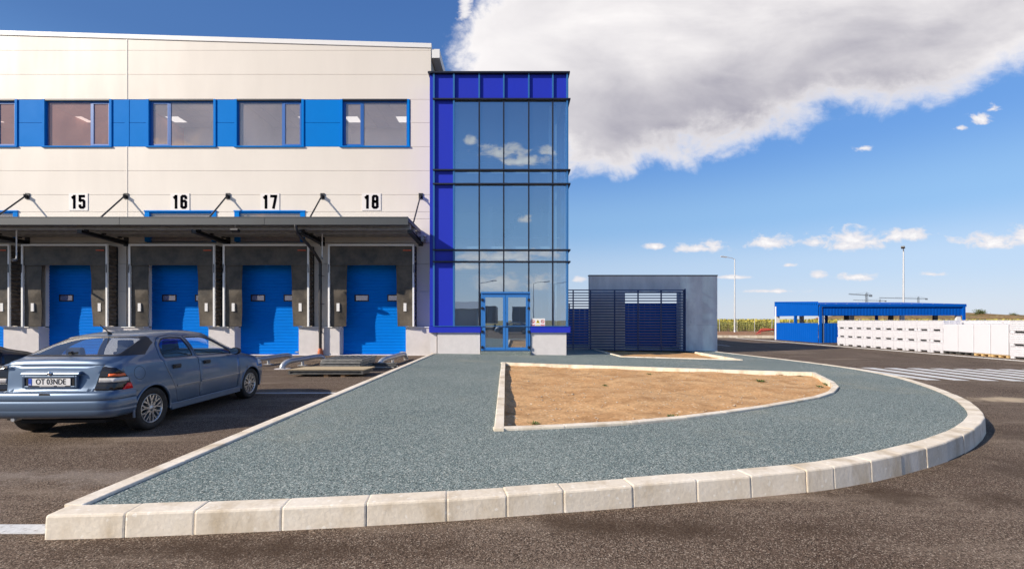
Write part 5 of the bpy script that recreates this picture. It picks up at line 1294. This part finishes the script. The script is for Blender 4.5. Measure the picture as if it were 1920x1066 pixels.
def place_bin(x, y, k, lab):
    global used
    b = copy_tree(b0) if used else b0; used = True
    b.location = (x+random.uniform(-.02, .02), y+random.uniform(-.01, .01), g0+.012+BH*k); b.rotation_euler.z = random.uniform(-.015, .015); b['label'] = lab
yq = 32.2
for c in range(10):
    y = yq-.40-c*.79
    for k in range(3): place_bin(XB+.5, y, k, 'white pallet bin, %s of the %s stack counting from the blue shed' % (tier[k], ordn[c]))
yw = yq-10*.79
for i in range(4):
    y = yw-.40-i*.80
    t = thing('wrapped_pallet', (XB+.5, y, g0), ['plain white wrapped load next to the stacked bins, low steel base', 'plain white wrapped load with faint creases, second from the stacked bins', 'plain white wrapped load on a timber pallet, left of the two', 'plain white wrapped load on a timber pallet, nearest the right edge'][i], 'wrapped load', 'white wrapped loads')
    o = MB(); o.box(XB-.02, XB+1.0, y-.385, y+.385, g0+.15, 1.29+.006*i); o.build('wrapped_load', WRAPW, t, .02)
    m = TIMB if i < 2 else mat('pine', (.62, .43, .20), .7, var=.2, vscale=8)
    o = MB(); o.box(XB-.01, XB+1.0, y-.385, y+.385, g0+.115, g0+.145)
    for yy in (-.385, -.05, .285): o.box(XB, XB+1.0, y+yy, y+yy+.1, g0+.02, g0+.114)
    o.box(XB, XB+1.0, y-.385, y+.385, g0+.001, g0+.019); o.build('pallet', m if i >= 2 else OLD, t)
yr = yw-4*.80
for c in range(3):
    for k in range(3): place_bin(XB+.5, yr-.42-c*.79, k, 'white pallet bin, %s of the %s stack right of the wrapped loads' % (tier[k], ordn[c]))
for c in range(5):
    for k in range(3): place_bin(XB+1.75, yw+.2-c*.80, k, 'white pallet bin, %s of the %s stack behind the wrapped loads' % (tier[k], ordn[c]))

# ------------------------------------------------------------------ field, fence, far things
SUNF = mat('sunflower_yellow', (.50, .40, .06), .8, var=.5, vscale=8, var2=(.42, .42, .10)); SUNL = mat('sunflower_leaf', (.16, .20, .04), .8, var=.5, vscale=4, var2=(.30, .28, .07))
o = MB(); r_ = random.Random(3)
for i in range(5200):
    x = r_.uniform(8, 100); y = 69+abs(r_.gauss(0, 1))*9
    if x > 62 and r_.random() < .4: continue
    h = r_.uniform(1.55, 1.95); b = -.32; a = r_.uniform(0, PI); c, s = math.cos(a)*.02, math.sin(a)*.02
    o.add([(x-c, y-s, b), (x+c, y+s, b), (x+c, y+s, b+h), (x-c, y-s, b+h)], [(0, 1, 2, 3)], 1)
    for k in range(4):
        z = b+h*r_.uniform(.25, .92); a = r_.uniform(0, 2*PI); L = r_.uniform(.15, .32); d = Vector((math.cos(a), math.sin(a), r_.uniform(-.6, .4)))*L; w = Vector((-math.sin(a), math.cos(a), .2))*L*.4; p = Vector((x, y, z))
        o.add([p, p+d*.6+w, p+d, p+d*.6-w], [(0, 1, 2, 3)], 1 if r_.random() < .62 else 0)
    p = Vector((x, y-.05, b+h)); q = r_.uniform(.09, .16); a = r_.uniform(-.8, .8); ux = Vector((math.cos(a), math.sin(a), 0))*q; uz = Vector((0, -.3, 1))*q
    o.add([p+ux*math.cos(t)+uz*math.sin(t) for t in np.linspace(0, 2*PI, 7)[:-1]], [tuple(range(6))], 0)
fo = o.build('sunflower_field', [SUNF, SUNL], recalc=False); tag(fo, 'yellow green field of sunflowers behind the fence', 'field', kind='stuff')

fe = thing('wire_fence', (40, 66.5, -.3), 'thin wire mesh fence on grey posts before the field', 'fence')
for i in range(18): o = MB(); x = 10+i*2.6; o.tube([(x, 66.5, -.3), (x, 66.5, 1.75)], .03, 6); o.build('post', MATS['lamp_grey'], fe)
o = MB()
for k in range(6): o.bar((10, 66.5, -.1+k*.34), (54, 66.5, -.1+k*.34), .008, .008)
o.build('wires', MATS['lamp_grey'], fe)

for i in range(5):
    pts = [(X(1403+i*7, 53), 51.5+i*.5, -.18), (X(1412+i*5, 53), 52+i*.4, .05+.1*i), (X(1425+i*4, 54), 53, .22+.06*i), (X(1440+i*3, 54), 53.6, .3+.05*i), (X(1460, 54), 54, .25+.05*i)]
    t = MB(); t.tube(spline(pts, 5), .04, 8); du = t.build('cable_duct', REDP); tag(du, 'one of the red plastic ducts looping over the dug earth left of the blue shed', 'duct', 'red ducts on the dug earth')
# hill and shrubs
hb = MB(); nx, ny = 60, 14; hx = np.linspace(95, 380, nx); hy = np.linspace(150, 235, ny)
def hillz(x, y): return -.45+max(0, 1-((y-192)/42)**2)*(3.4+1.5*math.sin(x*.045)+.7*math.sin(x*.13+1)+.5*math.sin(x*.31))*min(1, max(0, (x-95)/60))
hb.add([(x, y, hillz(x, y)+random.uniform(-.15, .15)) for y in hy for x in hx], [(j*nx+i, j*nx+i+1, (j+1)*nx+i+1, (j+1)*nx+i) for j in range(ny-1) for i in range(nx-1)], 0, True)
struct(hb.build('hill', ground_mat('hill_scrub', (.20, .125, .055), (.30, .20, .10), (.36, .28, .15), 1.2, .15, ((.10, .12, .04), .25, .5, .62, .7), bump=.4, dark_amt=.3, big=.12), recalc=False))
SHR = mat('shrub_leaf', (.10, .12, .035), .8, var=.5, vscale=2)
for i, (x, s) in enumerate(((186, 2.0), (199, 1.3), (222, 1.6), (240, 1.1))):
    y = 178; z = hillz(x, y); o = MB(); r2 = random.Random(i)
    for k in range(420):
        p = Vector((r2.gauss(0, .45), r2.gauss(0, .45), abs(r2.gauss(.25, .28)))); 
        p = Vector((x, y, z-.1))+p*s; a = Vector((r2.uniform(-1, 1), r2.uniform(-1, 1), r2.uniform(-1, 1))).normalized()*.13*s; b = a.orthogonal().normalized()*.09*s
        o.add([p-a, p+b, p+a, p-b], [(0, 1, 2, 3)])
    sh = o.build('shrub', SHR, recalc=False); tag(sh, ['largest dark green shrub on the brown hill', 'small shrub right of the largest shrub on the hill', 'shrub on the hill near the right edge', 'small shrub farthest right along the brown hill'][i], 'shrub', 'shrubs on the hill')
# cranes far off
CRN = mat('crane_steel', (.16, .19, .23), .6)
def crane(px, y, pyj, l0, l1, label):
    x = X(px, y); zj = Z(pyj, y); t = thing('tower_crane', (x, y, -.45), label, 'crane', 'tower cranes on the horizon')
    def lattice(o, a, b, w):
        a, b = Vector(a), Vector(b); d = (b-a); n = max(2, int(d.length/(w*1.3))); up = Vector((0, 0, 1)) if abs(d.normalized().z) < .5 else Vector((1, 0, 0)); sd_ = d.normalized().cross(up).normalized()*w/2; u = up*w*.5
        cs = [sd_-u, -sd_-u, sd_+u, -sd_+u]
        for c in cs: o.bar(a+c, b+c, w*.2, w*.2)
        for i in range(n):
            p, q = a+d*(i/n), a+d*((i+1)/n)
            for (e, f_) in ((0, 2), (1, 3), (2, 0)): o.bar(p+cs[e], q+cs[f_], w*.12, w*.12)
    o = MB(); lattice(o, (x, y, -.45), (x, y, zj+2.5), 1.8); o.build('mast', CRN, t)
    o = MB(); lattice(o, (x-l0, y, zj+1.5), (x, y, zj), 1.2); o.build('jib', CRN, t)
    o = MB(); lattice(o, (x, y, zj), (x+l1, y, zj-.3), 1.2); o.build('counter_jib', CRN, t)
    o = MB(); o.box(x+l1-3, x+l1, y-.8, y+.8, zj-2.2, zj+.3); o.build('counterweight', CRN, t)
    o = MB(); o.bar((x, y, zj+4), (x-l0*.6, y, zj+2.2), .18, .18); o.bar((x, y, zj+4), (x+l1, y, zj+.4), .18, .18); o.bar((x, y, zj), (x, y, zj+4), .6, .6); o.build('tie_bar', CRN, t)
crane(1625, 600, 553, 24, 7, 'distant tower crane with a raised jib above the shed roof')
crane(1722, 800, 559.5, 70, 16, 'distant tower crane with the longest jib, right of the lamp')
crane(1650, 1000, 563.5, 60, 14, 'faintest tower crane just above the shed roof')
# half built block seen under the shed roof
y = 480; x0, x1 = X(1576, y), X(1612, y); t = thing('unfinished_building', ((x0+x1)/2, y, -.45), 'pale unfinished block far off under the shed roof', 'building')
FRM = mat('raw_block', (.55, .52, .46), .9)
for k in range(3): o = MB(); o.box(x0, x1, y, y+12, 1.8+k*3.2, 2.2+k*3.2); o.build('floor_slab', FRM, t)
for k in range(3):
    o = MB(); zb_ = -.45 if k == 0 else 2.2+(k-1)*3.2
    for q in range(8): xx = x0+q*(x1-x0-1)/7; o.box(xx, xx+1.1, y+.1, y+.8, zb_, 1.8+k*3.2)
    o.build('columns', FRM, t)
y = 420; x0 = X(1536, y); t = thing('distant_house', (x0, y, -.45), 'tiny red brick house far off left under the shed roof', 'house')
o = MB(); o.box(x0, x0+4, y, y+6, -.45, 2.8); o.build('wall', mat('brick', (.35, .14, .10), .9), t); o = MB(); o.prism([(x0-.3, 2.81), (x0+4.3, 2.81), (x0+2, 4.2)], 'y', y-.3, y+6.3); o.build('roof', mat('roof_tile', (.30, .12, .09), .9), t)

# ------------------------------------------------------------------ weeds and pebbles in the bed
wl = ['sparse weed near the rear kerb of the soil bed', 'second weed near the rear kerb of the bed', 'rightmost weed near the rear kerb', 'leafiest weed in the right half of the bed', 'weed beside the curved tip of the bed', 'flat weed just left of the curved tip', 'dry weed at the upper middle of the bed', 'dry weed in the left half of the bed', 'weed beside the front kerb of the bed', 'weed close to the near left corner of the bed']
for i, (px, py) in enumerate(((1440, 697), (1463, 700), (1500, 702), (1426, 713), (1553, 719), (1537, 723), (1217, 700), (1133, 723), (1260, 783), (1003, 798))):
    zz = .05; yy = (H-zz)*F/(py-HZ); xx = X(px, yy); zz = pz(xx, yy)-.07; o = MB(); r2 = random.Random(i+20); sz = .075 if i in (3, 4) else .045
    for k in range(46):
        a = r2.uniform(0, 2*PI); L = r2.uniform(.5, 1.5)*sz; d = Vector((math.cos(a)*L, math.sin(a)*L, r2.uniform(.15, .9)*sz)); w = Vector((-math.sin(a), math.cos(a), 0))*sz*.16; p = Vector((xx+r2.gauss(0, sz*.7), yy+r2.gauss(0, sz*.7), zz))
        o.add([p-w*.4, p+w*.4, p+d*.6+w, p+d, p+d*.6-w], [(0, 1, 2, 3, 4)])
    wd = o.build('weed', LEAF, recalc=False); tag(wd, wl[i], 'weed', 'weeds in the soil bed')
o = MB(); r2 = random.Random(5)
for k in range(900):
    xx, yy = r2.uniform(-.2, 8), r2.uniform(5.5, 14)
    if not in_poly(xx, yy, grow(BED1F, -.15)): continue
    s = r2.uniform(.006, .02)*(1.6 if r2.random() < .06 else 1); zz = pz(xx, yy)-.065+.5*hump(xx, yy, 1)+s*.4
    vs = [Vector((1, 0, 0)), Vector((0, 1, 0)), Vector((-1, 0, 0)), Vector((0, -1, 0)), Vector((0, 0, .7)), Vector((0, 0, -.7))]
    o.add([Vector((xx, yy, zz))+Vector((v.x*s*r2.uniform(.7, 1.3), v.y*s*r2.uniform(.7, 1.3), v.z*s)) for v in vs], [(0, 1, 4), (1, 2, 4), (2, 3, 4), (3, 0, 4), (1, 0, 5), (2, 1, 5), (3, 2, 5), (0, 3, 5)])
pb = o.build('pebbles', STONE, recalc=False); tag(pb, 'small pebbles and clods scattered over the bare soil bed', 'pebbles', kind='stuff')
